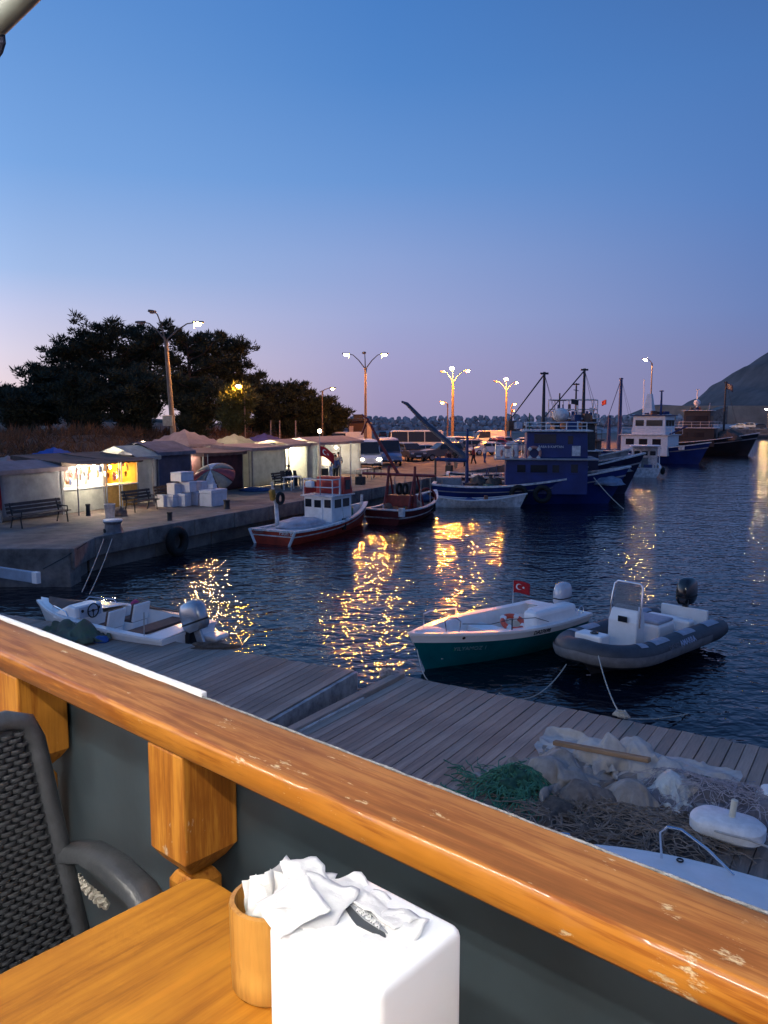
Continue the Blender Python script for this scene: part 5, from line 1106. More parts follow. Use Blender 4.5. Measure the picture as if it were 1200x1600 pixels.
# ================================================================== market stalls
ang = math.atan2(Q.y, Q.x)
grey_tarp = mat('grey_tarp', (.34, .34, .36), .8, .2, 1.5, .3, 20, trans=.25); white_tarp = mat('white_tarp', (.6, .6, .57), .8, .15, 2, .3, 20, trans=.45)
navy_wall = mat('navy_tarp_wall', (.06, .06, .1), .8, .3, 1.2, .3, 20); maroon = mat('maroon_cloth', (.09, .022, .02), .85, .3, 2, .3, 20); pinkroof = mat('faded_pink_canopy', (.5, .36, .32), .8, .15, 1.5, .2, 14, trans=.3)
brown_awn = mat('brown_awning', (.1, .07, .06), .85, .3, 2, .3, 20); blue_tp = mat('bright_blue_tarp', (.01, .09, .4), .7, .2, 2, .2, 14, trans=.3); steel_post = mat('stall_post', (.25, .25, .26), .5, .2, 5)
counter_m = mat('pale_counter', (.5, .5, .42), .7, .2, 2, .2, 14); green_cv = mat('pale_green_canopy', (.42, .44, .34), .8, .15, 1.5, trans=.35); violet = mat('violet_blue_canopy', (.06, .05, .22), .8, .2, 1.5, trans=.3)
def stall(label, s0, s1, back, dep, h, front=None, side=None, rear=None, far=None, roofm=grey_tarp, roof='shed', rise=.35, awning=0, lights=(), counter=None, over=.2, awm=None, cx=None):
    w = s1 - s0; c = qpt((s0 + s1) / 2, back + dep / 2); t = thing('market_stall', label, 'stall', c, ang, 'market stalls along the quay')
    for x in (-w / 2, w / 2):
        for y in (-dep / 2, dep / 2): MB().box((x, y, h / 2), (.06, .06, h)).build('post', steel_post, t)
    def panel(nm, p0, p1, m, z0=.05, z1=None):
        z1 = z1 or h - .03; n = 14; rows = []
        for i in range(n + 1):
            q = Vector(p0).lerp(Vector(p1), i / n); nn = Vector((p1[1] - p0[1], p0[0] - p1[0], 0)).normalized()
            rows.append([(q.x + nn.x * b, q.y + nn.y * b, z0 + (z1 - z0) * k / 6) for k in range(7) for b in (.035 * noise.noise(Vector((i * .6 + s0, k * .35, back))),)])
        MB().loft(rows, cap=False, closed=False).build(nm, m, t, smooth=True, solid=.01)
    a, b, cc, d = (-w / 2, -dep / 2), (w / 2, -dep / 2), (w / 2, dep / 2), (-w / 2, dep / 2)
    if front: panel('front_panel', a, b, front)
    if side: panel('side_panel', d, a, side)
    if far: panel('side_panel', b, cc, far)
    if rear: panel('rear_panel', cc, d, rear)
    W, D = w / 2 + over, dep / 2 + over; rv = MB(); n = 8
    if roof == 'shed':
        rv.loft([[(-W + 2 * W * i / n, -D + 2 * D * k / n, h + .04 + rise * k / n - .06 * math.sin(math.pi * i / n) * math.sin(math.pi * k / n)) for k in range(n + 1)] for i in range(n + 1)], cap=False, closed=False)
    else:
        rows = []
        for i in range(n + 1):
            for_ = []
            for k in range(n + 1):
                u, v = abs(2 * i / n - 1), abs(2 * k / n - 1); f = 1 - (max(u, v) if roof == 'pyramid' else v)
                for_.append((-W + 2 * W * i / n, -D + 2 * D * k / n, h + .02 + rise * f ** .85))
            rows.append(for_)
        rv.loft(rows, cap=False, closed=False)
    ro = rv.build('canopy', roofm, t, solid=.015)
    vl = MB()
    for p0, p1 in (((-W, -D), (W, -D)), ((-W, D), (-W, -D))):
        vl.loft([[(p0[0] + (p1[0] - p0[0]) * i / 12, p0[1] + (p1[1] - p0[1]) * i / 12, h + .03 - (0 if k == 0 else .16 + .03 * (i % 2)) + (rise * (p0[1] + (p1[1] - p0[1]) * i / 12 + D) / (2 * D) if roof == 'shed' else 0)) for k in (0, 1)] for i in range(13)], cap=False, closed=False)
    vl.build('valance', roofm, ro, solid=.008)
    if awning:
        MB().loft([[(-W + 2 * W * i / n, -D + .1 - awning * k / 5, h + .08 - .08 * awning * k / 5 - .05 * math.sin(math.pi * i / n)) for k in range(6)] for i in range(n + 1)], cap=False, closed=False).build('awning', awm or roofm, t, solid=.012)
        for x in (-W + .1, W - .1): MB().tube([(x, -D + .1 - awning * .95, 0), (x, -D + .1 - awning * .95, h - .02)], .03, 6).build('awning_post', steel_post, t)
    if counter:
        MB().box((0, -dep / 2 + .3, .5), (w - .1, .6, 1.0)).build('counter', counter, t, bevel=.02); MB().box((0, -dep / 2 + .3, 1.02), (w, .7, .05)).build('counter_top', white_paint, t)
    for x, y, z, L, cc2 in lights:
        bb = MB().ball((x, y, z), .09, 10, 7).build('bulb', lampmat('stall_bulb_%d_%d' % (L, int(cc2[2] * 100)), L, cc2), t, smooth=True); MB().tube([(x, y, z + .08), (x, y, h)], .008, 4).build('flex', black_plastic, bb)
    return t
WH, YE = (1, .86, .66), (1, .55, .12)
stall('closed stall wrapped in grey sheeting at the left end of the market', 1.3, 4.35, 6, 2.6, 2.0, grey_tarp, grey_tarp, grey_tarp, grey_tarp, mat('pink_grey_roof', (.3, .22, .22), .85, .2, 2, .2, 14), 'gable', .28, lights=[(.9, .3, 1.7, 20, WH)])
lit = stall('brightly lit toy stall with hanging goods and a pale counter', 4.5, 6.85, 6.1, 2.6, 2.15, None, None, white_tarp, white_tarp, brown_awn, 'shed', .25, .9, [(-.6, -.4, 1.98, 800, WH), (.5, -.5, 1.98, 800, WH), (0, .5, 1.9, 1000, WH), (-.2, -2.1, 1.95, 800, WH)], counter_m)
litY = stall('stall glowing yellow orange inside beside the toy stall', 7.0, 9.0, 6.1, 2.4, 2.15, None, None, mat('ochre_back', (.5, .28, .06), .8, .2, 2), mat('ochre_back', (.5, .28, .06)), brown_awn, 'shed', .25, .8, [(-.4, -.5, 1.5, 420, YE), (.45, .0, 1.75, 420, YE), (.1, -.7, 1.35, 200, YE)], mat('amber_counter', (.45, .25, .06), .7))
stall('white sheeted stall right of the yellow lit stall', 9.2, 10.5, 6.3, 2.4, 2.2, white_tarp, white_tarp, white_tarp, white_tarp, white_tarp, 'gable', .5, lights=[(0, 0, 1.8, 800, WH)])
stall('dark navy closed stall behind the white foam boxes', 10.8, 13.3, 6.4, 2.6, 2.35, navy_wall, navy_wall, navy_wall, navy_wall, mat('slate_roof_tarp', (.13, .13, .17), .8, .3, 2, .2, 14), 'gable', .5)
stall('dark maroon stall behind the collapsed parasol', 14.6, 18.2, 6.6, 2.6, 2.15, maroon, maroon, maroon, maroon, mat('brown_pink_roof', (.26, .15, .12), .85, .2, 2), 'shed', .15, .3, [(-2.0, -.2, 1.95, 800, WH)])
stall('white canvas stall lit greenish from within', 18.6, 22.2, 6.2, 2.6, 2.3, white_tarp, white_tarp, white_tarp, None, pinkroof, 'shed', .15, 0, [(-.8, .2, 1.9, 1100, (1, .9, .6)), (.9, .3, 1.9, 1100, (1, .9, .6))])
stall('open white stall with a small table right of the canvas stall', 22.6, 24.8, 6.2, 2.6, 2.4, None, None, white_tarp, white_tarp, pinkroof, 'gable', .3, 0, [(-.3, .2, 2.0, 900, (1, .9, .6)), (.6, .1, 2.0, 900, (1, .9, .6))])
stall('long white tent stall with a blue grey side sheet near the van', 25.2, 31.3, 5.6, 3.0, 2.45, None, mat('blue_grey_sheet', (.34, .38, .44), .8, .15, 1.5, trans=.2), white_tarp, mat('blue_grey_sheet', (.34,) * 3), pinkroof, 'gable', .35, 0, [(-2, .3, 2.1, 1000, WH), (0, .3, 2.1, 1000, WH), (1.8, -.2, 2.0, 300, (1, .7, .35))])
tag(MB().loft([[tuple(qpt(1.28 - .02 * math.sin(k), 5.9 + .9 * i / 8 - .05 * math.sin(i * 1.3 + k), QZ + .5 + 1.25 * k / 5)) for k in range(6)] for i in range(9)], cap=False, closed=False).build('red_cloth', mat('red_hanging_cloth', (.35, .02, .03), .8, .2, 4, trans=.2), solid=.01, smooth=True), 'red cloth hanging on the near end of the grey sheeted stall', 'cloth')
# blue grey front sheet of the long tent
bgs = mat('blue_grey_sheet', (.34,) * 3)
def canopy(label, px, top, d, wpx, m, h=2.35, rise=.9, lights=()):
    p = at(px, top, d); s = (Vector((p.x, p.y, 0)) - QA).dot(Q); b = -(Vector((p.x, p.y, 0)) - QA).dot(QW); w = wpx / 1250 * d / 1.25
    rise = min(rise, p.z - QZ - 1.7); return stall(label, s - w / 2, s + w / 2, b - w / 2, w, p.z - QZ - rise, None, None, None, None, m, 'pyramid', rise, lights=lights, over=.1)
canopy('large faded pink pyramid canopy below the nearest lamp post', 288, 671, 50, 100, pinkroof, lights=[(.8, -1, 1.9, 800, WH), (-.8, -1.2, 1.9, 800, WH)])
canopy('pale green pyramid canopy right of the pink canopy', 366, 678, 56, 78, green_cv, rise=.8, lights=[(0, -1, 1.9, 420, (.9, 1, .7)), (-1, -.8, 1.9, 800, WH)])
canopy('violet blue canopy behind the pale green canopy', 413, 677, 62, 66, violet, rise=.7)
canopy('small pale blue canopy right of the violet canopy', 452, 688, 62, 40, mat('pale_blue_canopy', (.3, .38, .5), .8, .15, 2, trans=.3), rise=.4)
canopy('bright blue tarpaulin canopy behind the toy stall', 84, 699, 46, 64, blue_tp, rise=.5, lights=[(-.6, -.8, 1.75, 420, (.85, .95, 1))])
canopy('white glowing canopy behind the yellow lit stall', 205, 699, 45, 66, white_tarp, rise=.6, lights=[(0, -.6, 1.8, 1000, WH)])
canopy('low pinkish canopy at the far left edge of the market', 12, 712, 40, 60, pinkroof, rise=.5)
canopy('pale pink tent roof behind the long white tent', 505, 684, 66, 60, pinkroof, rise=.6, lights=[(0, -.5, 1.9, 800, WH)])
stray = MB().ball((0, 0, 0), .28, 12, 8).build('round_lamp', lampmat('round_lamp_glow', 30, (1, .8, .5)), loc=at(224, 697, 46), smooth=True); tag(stray, 'round glowing lamp above the white canopy', 'lamp')
tag(MB().tube([at(224, 697, 46.3), at(224, 690, 46.3) - Vector((0, 0, 2.2))], .03, 6).build('lamp_stand', steel_post), 'thin stand carrying the round glowing lamp', 'stand')
# goods hanging in the two lit stalls
gc = [(.75, .7, .62), (.7, .25, .2), (.75, .55, .2), (.3, .35, .6), (.8, .78, .7), (.6, .3, .1), (.55, .45, .4), (.7, .5, .45)]
gmats = [mat('goods_colour_%d' % i, c, .7, .15, 6, trans=.2) for i, c in enumerate(gc)]
rg_ = random.Random(9)
def hang(st, n, w, y0, z0, z1, label, group, ms):
    for k in range(n):
        x = -w / 2 + w * (k + .5) / n + rg_.uniform(-.04, .04); y = y0 + rg_.uniform(-.15, .25); z = rg_.uniform(z0, z1); hh, ww = rg_.uniform(.16, .36), rg_.uniform(.09, .17)
        p = Vector(st.location) + Matrix.Rotation(ang, 3, 'Z') @ Vector((x, y, z))
        mb = MB().loft([[(a * ww * q, b * ww * .5 * q, zz * hh) for a, b in ((-.5, -.5), (.5, -.5), (.6, .5), (-.6, .5))] for zz, q in ((-1, .7), (-.6, 1), (-.2, .9), (0, .4))]).tube([(0, 0, 0), (0, 0, max(.03, 2.12 - z))], .006, 4)
        tag(mb.build('hanging_toy', rg_.choice(ms), loc=p, rz=ang + rg_.uniform(-.4, .4)), label, 'toy', group)
hang(lit, 16, 2.1, -1.25, 1.7, 2.05, 'small bright toy hanging under the awning of the toy stall', 'goods hanging in the toy stall', gmats)
hang(lit, 12, 2.1, -.7, 1.35, 1.75, 'small bright toy hanging under the awning of the toy stall', 'goods hanging in the toy stall', gmats)
hang(litY, 10, 1.7, -.9, 1.5, 2.0, 'small item hanging inside the yellow orange stall', 'goods hanging in the yellow stall', [gmats[2], gmats[5], gmats[1], mat('yellow_goods', (.75, .5, .08), .7, trans=.2)])
# ================================================================== quay furniture
slat_m = mat('bench_slat', (.07, .05, .04), .7, .3, 4, .3, 40); iron = mat('cast_iron', (.025, .025, .027), .6, .3, 8)
def bench(label, p, rz, ln=1.9):
    t = thing('park_bench', label, 'bench', p, rz, 'benches on the quay')
    for k in range(3): MB().box((0, -.18 + k * .15, .45), (ln, .12, .035)).build('seat_slat', slat_m, t, bevel=.006)
    for k in range(3): MB().box((0, .27 + k * .035, .58 + k * .14), (ln, .035, .11), rx=R(-14)).build('back_slat', slat_m, t, bevel=.006)
    for x in (-ln / 2 + .2, ln / 2 - .2): MB().tube([(x, -.25, 0), (x, -.2, .42), (x, .2, .42), (x, .36, .92)], .03, 6).tube([(x, .2, .42), (x, .32, 0)], .03, 6).tube([(x, -.25, .42), (x, -.25, .63), (x, .26, .65)], .025, 6).build('leg', iron, t)
    return t
bench('long dark bench in front of the grey sheeted stall', qpt(1.6, 4.2), ang + .02, 2.6)
bench('dark bench in front of the yellow lit stall', qpt(6.9, 4.0), ang, 1.8); bench('dark bench end on beside the white sheeted stall', qpt(9.3, 4.4), ang - .1, 1.5)
bench('dark bench in front of the white canvas stall', qpt(19.6, 4.6), ang, 1.9)
def bollard(label, p, r=.2, h=.42, cap=True, m=None):
    t = thing('bollard', label, 'bollard', p, 0, 'quay bollards'); MB().lathe([(r * 1.15, 0), (r, .04), (r * .92, h * .75), (r * 1.12, h * .9), (r * 1.12, h)], n=18).build('stem', m or mat('bollard_grey', (.16, .16, .17), .6, .3, 6, .2, 30), t, smooth=True, auto=40)
    if cap: MB().lathe([(r * 1.15, h), (r * 1.1, h + .05), (r * .3, h + .07)], n=18).build('cap', old_white, t, smooth=True, auto=40)
bollard('grey mooring bollard with a white cap on the quay edge', gp(177, 834, QZ) + Vector((-.1, .3, 0)), .3, .42)
bollard('slim black post before the toy stall counter', gp(138, 806, QZ), .09, .5, False, iron); bollard('short black post near the quay edge left of the tyre fender', gp(266, 815, QZ) + Vector((-.1, .3, 0)), .1, .35, False, iron)
bollard('dark iron bollard below the big foam box', gp(356, 796, QZ) + Vector((-.1, .3, 0)), .14, .4, False, iron)
for i, (px, py, lb) in enumerate(((563, 757, 'left'), (702, 737, 'right'))):
    t = thing('mooring_block', 'dark square mooring block on the quay apron, %s one' % lb, 'block', gp(px, py, QZ), ang, 'square mooring blocks'); MB().box((0, 0, .25), (.5, .5, .5)).build('block_body', iron, t, bevel=.04); MB().lathe([(.12, .5), (.1, .6), (.15, .64)], n=10).build('horn', iron, t)
ty = tag(MB().torus((0, 0, 0), .42, .17, 26, 10, 'Y').build('tyre_fender', black_rubber, loc=qpt(4.0, -.32, .52), rz=ang, smooth=True), 'big black tyre hanging on the quay wall left of the red boat', 'tyre')
tag(MB().torus((0, 0, 0), .4, .15, 26, 10, 'Y').build('tyre_fender', black_rubber, loc=qpt(15.6, -.3, .75), rz=ang, smooth=True), 'black tyre on the quay wall behind the red boat bow', 'tyre')
tag(MB().tube([qpt(.9, .35, 1.26), qpt(1.3, .1, 1.3), qpt(1.7, .3, 1.25), qpt(1.2, .5, 1.25)], .1, 7).build('coiled_hose', black_rubber, smooth=True), 'black coil of hose beside the capped bollard', 'hose')
bb_ = thing('steel_beam', 'pale blue steel beam reaching in from the left edge above the water', 'beam', gp(20, 897, 1.0), R(-30))
MB().box((-2.4, 0, 0), (6.6, .12, .3)).build('beam_body', mat('pale_blue_steel', (.2, .29, .4), .5, .2, 2), bb_, bevel=.02); MB().box((.985, 0, 0), (.2, .14, .31)).build('end_cap', white_paint, bb_, bevel=.01)
MB().box((-5.2, 0, -.75), (.3, .3, 2.4)).build('support', concrete, bb_)
# plastic drum / fan guard and sack
t = thing('wire_bin', 'pale round mesh bin beside the dark bench', 'bin', gp(172, 809, QZ), 0); MB().lathe([(.18, 0), (.2, .3), (.22, .56)], n=20, cap=False).build('mesh_body', mat('pale_mesh', (.5, .5, .52), .6, .2, 9, alpha=.55), t, smooth=True); MB().torus((0, 0, .56), .22, .014, 22, 6).build('rim', old_white, t, smooth=True); MB().lathe([(.18, .01), (.18, .03)], n=20).build('base', old_white, t)
lump('sack', 'brown sack slumped beside the mesh bin', 'sack', gp(188, 806, QZ), (.3, .25, .35), mat('brown_sack', (.2, .13, .09), .9, .3, 6, .4, 50), 5, .3)
# foam boxes
foam_l = mat('foam_box', (.6, .6, .66), .75, .08, 5, .15, 60)
def foam(label, s, b, z, d, rz=0):
    t = thing('foam_box', label, 'foam box', qpt(s, b, QZ + z), ang + rz, 'white foam fish boxes'); MB().box((0, 0, d[2] * .4), (d[0], d[1], d[2] * .8)).build('tray', foam_l, t, bevel=.02); MB().box((0, 0, d[2] * .9 + .004), (d[0] + .02, d[1] + .02, d[2] * .2)).build('lid', foam_l, t, bevel=.02)
S = lambda px, py: (qs(px, py), -(gp(px, py, QZ) - QA).dot(QW))
for lab, px, py, z, d in [
    ('white foam box at the left end of the stack front row', 262, 792, 0, (.36, .5, .55)), ('white foam box second in the stack front row', 276, 792, 0, (.36, .5, .55)),
    ('white foam box third in the front row below the tall stack', 294, 791, 0, (.5, .6, .6)), ('white foam box set back at the right foot of the stack', 316, 789, 0, (.6, .6, .62)),
    ('white foam box on top of the two left front boxes', 281, 791, .56, (.5, .45, .5)), ('white foam box in the second layer of the tall stack', 303, 790, .63, (.55, .55, .5)),
    ('wide white foam box topping the stack', 294, 790, 1.15, (.95, .6, .42)), ('white foam box right in the second layer', 322, 788, .64, (.4, .5, .45)),
    ('large white foam chest standing right of the stack', 342, 790, 0, (1.15, .7, .75)), ('small white foam box on the large foam chest', 341, 789, .77, (.28, .28, .2))]:
    s, b = S(px, py); foam(lab, s, max(b, .6) + .3, z, d, rnd.uniform(-.08, .08))
# collapsed parasol
pa = thing('collapsed_parasol', 'tipped red white and grey parasol behind the foam boxes', 'parasol', gp(334, 777, QZ) + Vector((0, 0, .0)), R(-20)); cols = [mat('parasol_red', (.3, .06, .07), .8), mat('parasol_grey', (.28, .25, .2), .8), mat('parasol_white', (.55, .55, .6), .8), mat('parasol_grey', (.28,) * 3)]
for k in range(8):
    mb = MB(); n = 6; a0, a1 = k * math.pi / 4 + .03, (k + 1) * math.pi / 4 - .03
    mb.loft([[(1.15 * (j / n) * math.cos(a0 + (a1 - a0) * q / 3), 1.15 * (j / n) * math.sin(a0 + (a1 - a0) * q / 3), .55 * (1 - (j / n) ** 2)) for q in range(4)] for j in range(n + 1)], cap=False, closed=False)
    g = mb.build('gore', cols[k % 4], pa, smooth=True, solid=.008); g.location = (0, 0, 1.0); g.rotation_euler = (R(38), R(8), 0)
MB().tube([(0, 0, .05), (.1, -.25, 1.5)], .025, 6).build('pole', white_paint, pa)
# blue tarp on the ground, small tables
lump('blue_sheet', 'dark blue sheet lying on the ground before the maroon stall', 'sheet', gp(398, 767, QZ), (.9, .6, .2), mat('dark_blue_sheet', (.01, .04, .13), .7, .2, 3), 8, .4)
def small_table(label, p, m, w=1.2, rz=0):
    t = thing('folding_table', label, 'table', p, ang + rz, 'folding tables by the stalls'); MB().box((0, 0, .73), (w, .6, .04)).build('tabletop', m, t, bevel=.01)
    for x in (-w / 2 + .08, w / 2 - .08):
        for y in (-.24, .24): MB().box((x, y, .355), (.04, .04, .71)).build('leg', m, t)
small_table('white folding table before the open white stall', gp(457, 765, QZ), white_paint); small_table('black legged table at the end of the long tent', gp(568, 750, QZ), mat('grey_white_top', (.5, .5, .5), .6), 1.6); small_table('second black legged table right of the long tent', gp(585, 746, QZ), iron, 1.3)
tv = thing('popcorn_cart', 'white vending cart with a lit window inside the long tent', 'cart', qpt(25.8, 5.2), ang); MB().box((0, 0, .5), (.7, .6, .9)).build('cabinet', old_white, tv, bevel=.03); MB().box((0, 0, 1.35), (.66, .56, .7)).build('glass_case', mat('lit_case', (.8, .7, .5), .3, emit=1.2, ecol=(1, .85, .6)), tv); MB().box((0, 0, 1.74), (.8, .7, .08)).build('cart_roof', mat('red_roof', (.4, .03, .03), .6), tv)
for k, (s, b) in enumerate(((20.6, 5.2), (21.4, 4.8), (24.0, 4.4))): 
    t = thing('plastic_chair', 'dark plastic chair %s' % ('left of the canvas stall bench', 'right of the canvas stall bench', 'before the open white stall')[k], 'chair', qpt(s, b), ang + k); MB().box((0, 0, .43), (.44, .44, .04)).build('seat', iron, t, bevel=.01); MB().box((0, .21, .7), (.44, .03, .45), rx=R(-8)).build('backrest', iron, t, bevel=.01)
    for x in (-.19, .19):
        for y in (-.19, .19): MB().box((x, y, .205), (.03, .03, .41)).build('leg', iron, t)
# kiosk, fence posts
ks = thing('kiosk', 'small dark kiosk with a pale wall right of the trees', 'kiosk', (-4.1, 118, QZ), .1); MB().box((0, 0, 1.9), (2.4, 3, 3.8)).build('wall', mat('kiosk_brown', (.05, .03, .027), .8), ks); MB().box((1.7, .2, 1.9), (1.0, 3, 3.2)).build('pale_wall', mat('kiosk_pale', (.4, .36, .36), .8), ks); MB().box((.2, 0, 3.95), (2.9, 3.4, .25)).build('roof', iron, ks); MB().box((.3, 0, 4.4), (1.4, 1.2, .6)).build('roof_tank', iron, ks); MB().box((-.8, -1.52, 1.7), (.6, .06, 2.6)).build('door', mat('kiosk_pale', (.4,) * 3), ks)
for k, px in enumerate((423, 437, 462)):
    tag(MB().tube([at(px, 697, 82), at(px, 657, 82)], .06, 6).build('fence_post', mat('pale_fence_post', (.4, .33, .3), .8, .2, 3)), 'slim pale post behind the violet canopy, %s of three' % ('left', 'middle', 'right')[k], 'post', 'slim posts on the bank')
# ================================================================== cars
glass_c = mat('car_glass', (.02, .022, .025), .06); tyre_m = mat('car_tyre', (.012, .012, .012), .85); rim_m = mat('car_rim', (.35, .35, .36), .35, .1, 8, metal=.7)
base_paint = mat('car_paint_base', (.6, .6, .6), .3, .05, 2, coat=.5)
head_m = mat('headlight_glass', (.6, .6, .6), .15); tail_m = mat('tail_light', (.3, .01, .01), .2)
def car_proto(kind):
    L, W, Hh, prof, cab = {
        'hatch': (4.1, 1.74, 1.48, [(-2.0, .35), (-2.05, .75), (-1.98, .95), (1.0, .98), (1.75, .82), (2.03, .68), (2.05, .35)], [(-1.95, .95), (-1.6, 1.38), (-1.2, 1.48), (.1, 1.46), (1.0, .97)]),
        'suv': (4.6, 1.86, 1.74, [(-2.25, .42), (-2.3, .9), (-2.25, 1.08), (1.0, 1.1), (2.0, 1.02), (2.28, .85), (2.3, .42)], [(-2.22, 1.08), (-1.95, 1.62), (-1.6, 1.74), (.2, 1.7), (1.0, 1.1)]),
        'van': (5.4, 2.0, 2.35, [(-2.65, .4), (-2.7, 1.2), (1.6, 1.22), (2.3, 1.1), (2.65, .9), (2.7, .4)], [(-2.68, 1.2), (-2.62, 2.2), (-2.4, 2.35), (.9, 2.33), (1.2, 2.2), (2.0, 1.2)]),
        'bus': (6.8, 2.15, 2.7, [(-3.35, .4), (-3.4, 1.3), (3.1, 1.3), (3.35, .9), (3.4, .4)], [(-3.38, 1.3), (-3.3, 2.55), (-3.1, 2.7), (2.6, 2.7), (2.85, 2.55), (3.15, 1.3)])}[kind]
    t = bpy.data.objects.new('parked_car' if kind in ('hatch', 'suv') else ('parked_van' if kind == 'van' else 'minibus'), None); col.objects.link(t)
    def slab(pr, ws): return MB().loft([[(x, y * f_, z) for x, z in pr] for y, f_ in ws])
    def prof_loft(pr, w0, w1, zb, zt):
        lo = []
        for sd in (-1, 1): lo.append([(x, sd * (w0 + (w1 - w0) * max(0, (z - zb) / (zt - zb))), z) for x, z in pr])
        return MB().loft(lo)
    prof_loft(prof, W / 2, W / 2 - .04, prof[0][1], prof[2][1]).build('body', base_paint, t, bevel=.05)
    cb_ = prof_loft(cab, W / 2 - .05, W / 2 - .2, cab[0][1], Hh).build('cabin', base_paint, t, bevel=.05)
    zb, zt = cab[0][1], Hh
    for sd in (-1, 1):
        xs0, xs1 = cab[0][0] + .35, cab[-1][0] - .3; nw = 3 if kind == 'bus' else 2
        for k in range(nw):
            a = xs0 + (xs1 - xs0) * k / nw + .06; b = xs0 + (xs1 - xs0) * (k + 1) / nw - .02
            z0, z1 = zb + .06, zt - .16; yw = lambda z: sd * (W / 2 - .05 - .15 * (z - zb) / (zt - zb) + .008)
            sl0 = .25 if k == nw - 1 and kind != 'bus' else 0
            if kind == 'van' and k < nw - 1: continue
            MB().add([(a, yw(z0), z0), (b, yw(z0), z0), (b - sl0, yw(z1), z1), (a + (.2 if k == 0 and kind != 'bus' else 0), yw(z1), z1)], [(0, 1, 2, 3)]).build('side_window', glass_c, t, solid=.012)
    (xa, za), (xb, zb2) = cab[-2], cab[-1]; w_ = W / 2 - .16
    MB().add([(xb - .03 + .02, -w_ - .04, zb2 + .04), (xb - .03 + .02, w_ + .04, zb2 + .04), (xa + .1, w_ - .06, za - .04), (xa + .1, -w_ + .06, za - .04)], [(0, 1, 2, 3)]).build('windscreen', glass_c, t, solid=.015)
    (xa, za), (xb, zb2) = cab[0], cab[1]
    if kind != 'van': MB().add([(xa - .012, -w_, za + .08), (xa - .012, w_, za + .08), (xb - .05, w_ - .1, zb2 - .03), (xb - .05, -w_ + .1, zb2 - .03)], [(0, 1, 2, 3)]).build('rear_window', glass_c, t, solid=.015)
    for x in (L / 2 - .85, -L / 2 + .8):
        for sd in (-1, 1):
            wl = MB().lathe([(.22, -.1), (.31, -.1), (.33, -.06), (.33, .06), (.31, .1), (.22, .1)], n=18, cap=False).build('wheel', tyre_m, t, loc=(x, sd * (W / 2 - .1), .33), smooth=True); wl.rotation_euler = (R(90), 0, 0)
            MB().lathe([(.22, -.085), (.06, -.07), (.05, .07), (.22, .085)], n=14).build('rim', rim_m, wl)
    for sd in (-1, 1):
        MB().box((L / 2 - .04, sd * (W / 2 - .3), prof[-2][1] - .06), (.08, .34, .14)).build('headlight', head_m, t, bevel=.03); MB().box((-L / 2 + .01, sd * (W / 2 - .2), prof[1][1]), (.06, .2, .22)).build('tail_light', tail_m, t, bevel=.02)
        MB().box((cab[-1][0] - .25, sd * (W / 2 + .08), cab[-1][1] + .08), (.12, .16, .12)).build('mirror', base_paint, t, bevel=.03)
    MB().box((L / 2 + .0, 0, .45), (.06, W - .3, .16)).build('bumper', black_plastic, t); MB().box((L / 2 + .035, 0, .55), (.015, .5, .11)).build('number_plate', white_paint, t)
    return t
protos = {}
def paint(c): return mat('car_paint_%d_%d_%d' % tuple(int(v * 100) for v in c), c, .3, .05, 2, coat=.5)
def car(kind, px, py, c, rz, label, lit=False):
    first = kind not in protos
    if first: protos[kind] = car_proto(kind); 
    o = copy_tree(protos[kind], None, {base_paint: paint(c), head_m: lampmat('lit_headlight', 60, (1, .85, .6)) if lit else head_m})
    p = gp(px, py, QZ); o.location = p; o.rotation_euler = (0, 0, rz)
    return tag(o, label, {'hatch': 'car', 'suv': 'car', 'van': 'van', 'bus': 'minibus'}[kind], 'vehicles in the car park')
W_, G_, D_, S_, B_, RD = (.7, .7, .7), (.3, .3, .32), (.04, .04, .045), (.5, .5, .52), (.06, .1, .2), (.3, .04, .03)
car('van', 571, 731, W_, R(-80), 'white van facing the quay with its headlight on', True)
car('van', 606, 726, (.26, .28, .4), R(-85), 'blue grey van parked right of the white van')
car('bus', 648, 708, W_, R(185), 'pale minibus lit orange behind the blue grey van')
car('suv', 691, 719, (.12, .11, .11), R(200), 'dark estate car beside the group of people')
car('hatch', 664, 716, S_, R(30), 'silver car between the minibus and the dark estate car')
car('suv', 640, 720, D_, R(-70), 'black car right of the blue grey van')
specs = [('hatch', 676, 702, W_), ('suv', 716, 703, W_), ('hatch', 745, 704, W_), ('hatch', 770, 703, RD), ('hatch', 735, 698, S_), ('suv', 790, 702, W_), ('hatch', 815, 700, S_), ('van', 760, 697, W_), ('hatch', 838, 698, W_), ('hatch', 700, 697, S_), ('suv', 725, 710, G_), ('hatch', 758, 711, W_), ('hatch', 806, 708, G_), ('suv', 832, 706, W_), ('hatch', 852, 703, W_), ('suv', 616, 700, W_), ('van', 536, 703, W_), ('hatch', 558, 700, S_)]
ords = ['first', 'second', 'third', 'fourth', 'fifth', 'sixth', 'seventh', 'eighth', 'ninth', 'tenth', 'eleventh', 'twelfth', 'thirteenth', 'fourteenth', 'fifteenth', 'sixteenth', 'seventeenth', 'eighteenth']
cname = {W_: 'white', G_: 'grey', D_: 'black', S_: 'silver', B_: 'blue', RD: 'red'}
order = sorted(range(len(specs)), key=lambda i: specs[i][1])
for rank, i in enumerate(order):
    k, px, py, c = specs[i]
    car(k, px, py, c, R(rnd.choice([200, 15, 190, 170, -60, 120])) + rnd.uniform(-.1, .1), '%s %s in the orange lit car park, %s vehicle from the left' % (cname[c], 'van' if k == 'van' else 'car', ords[rank]))
for i, px in enumerate((598, 622, 648, 668, 745, 772)):
    car(('hatch', 'suv')[i % 2], px, 684 + (i % 2), (D_, G_, B_)[i % 3], R(90 + 180 * (i % 2)), 'dark car parked at the foot of the breakwater, %s from the left' % ords[i])
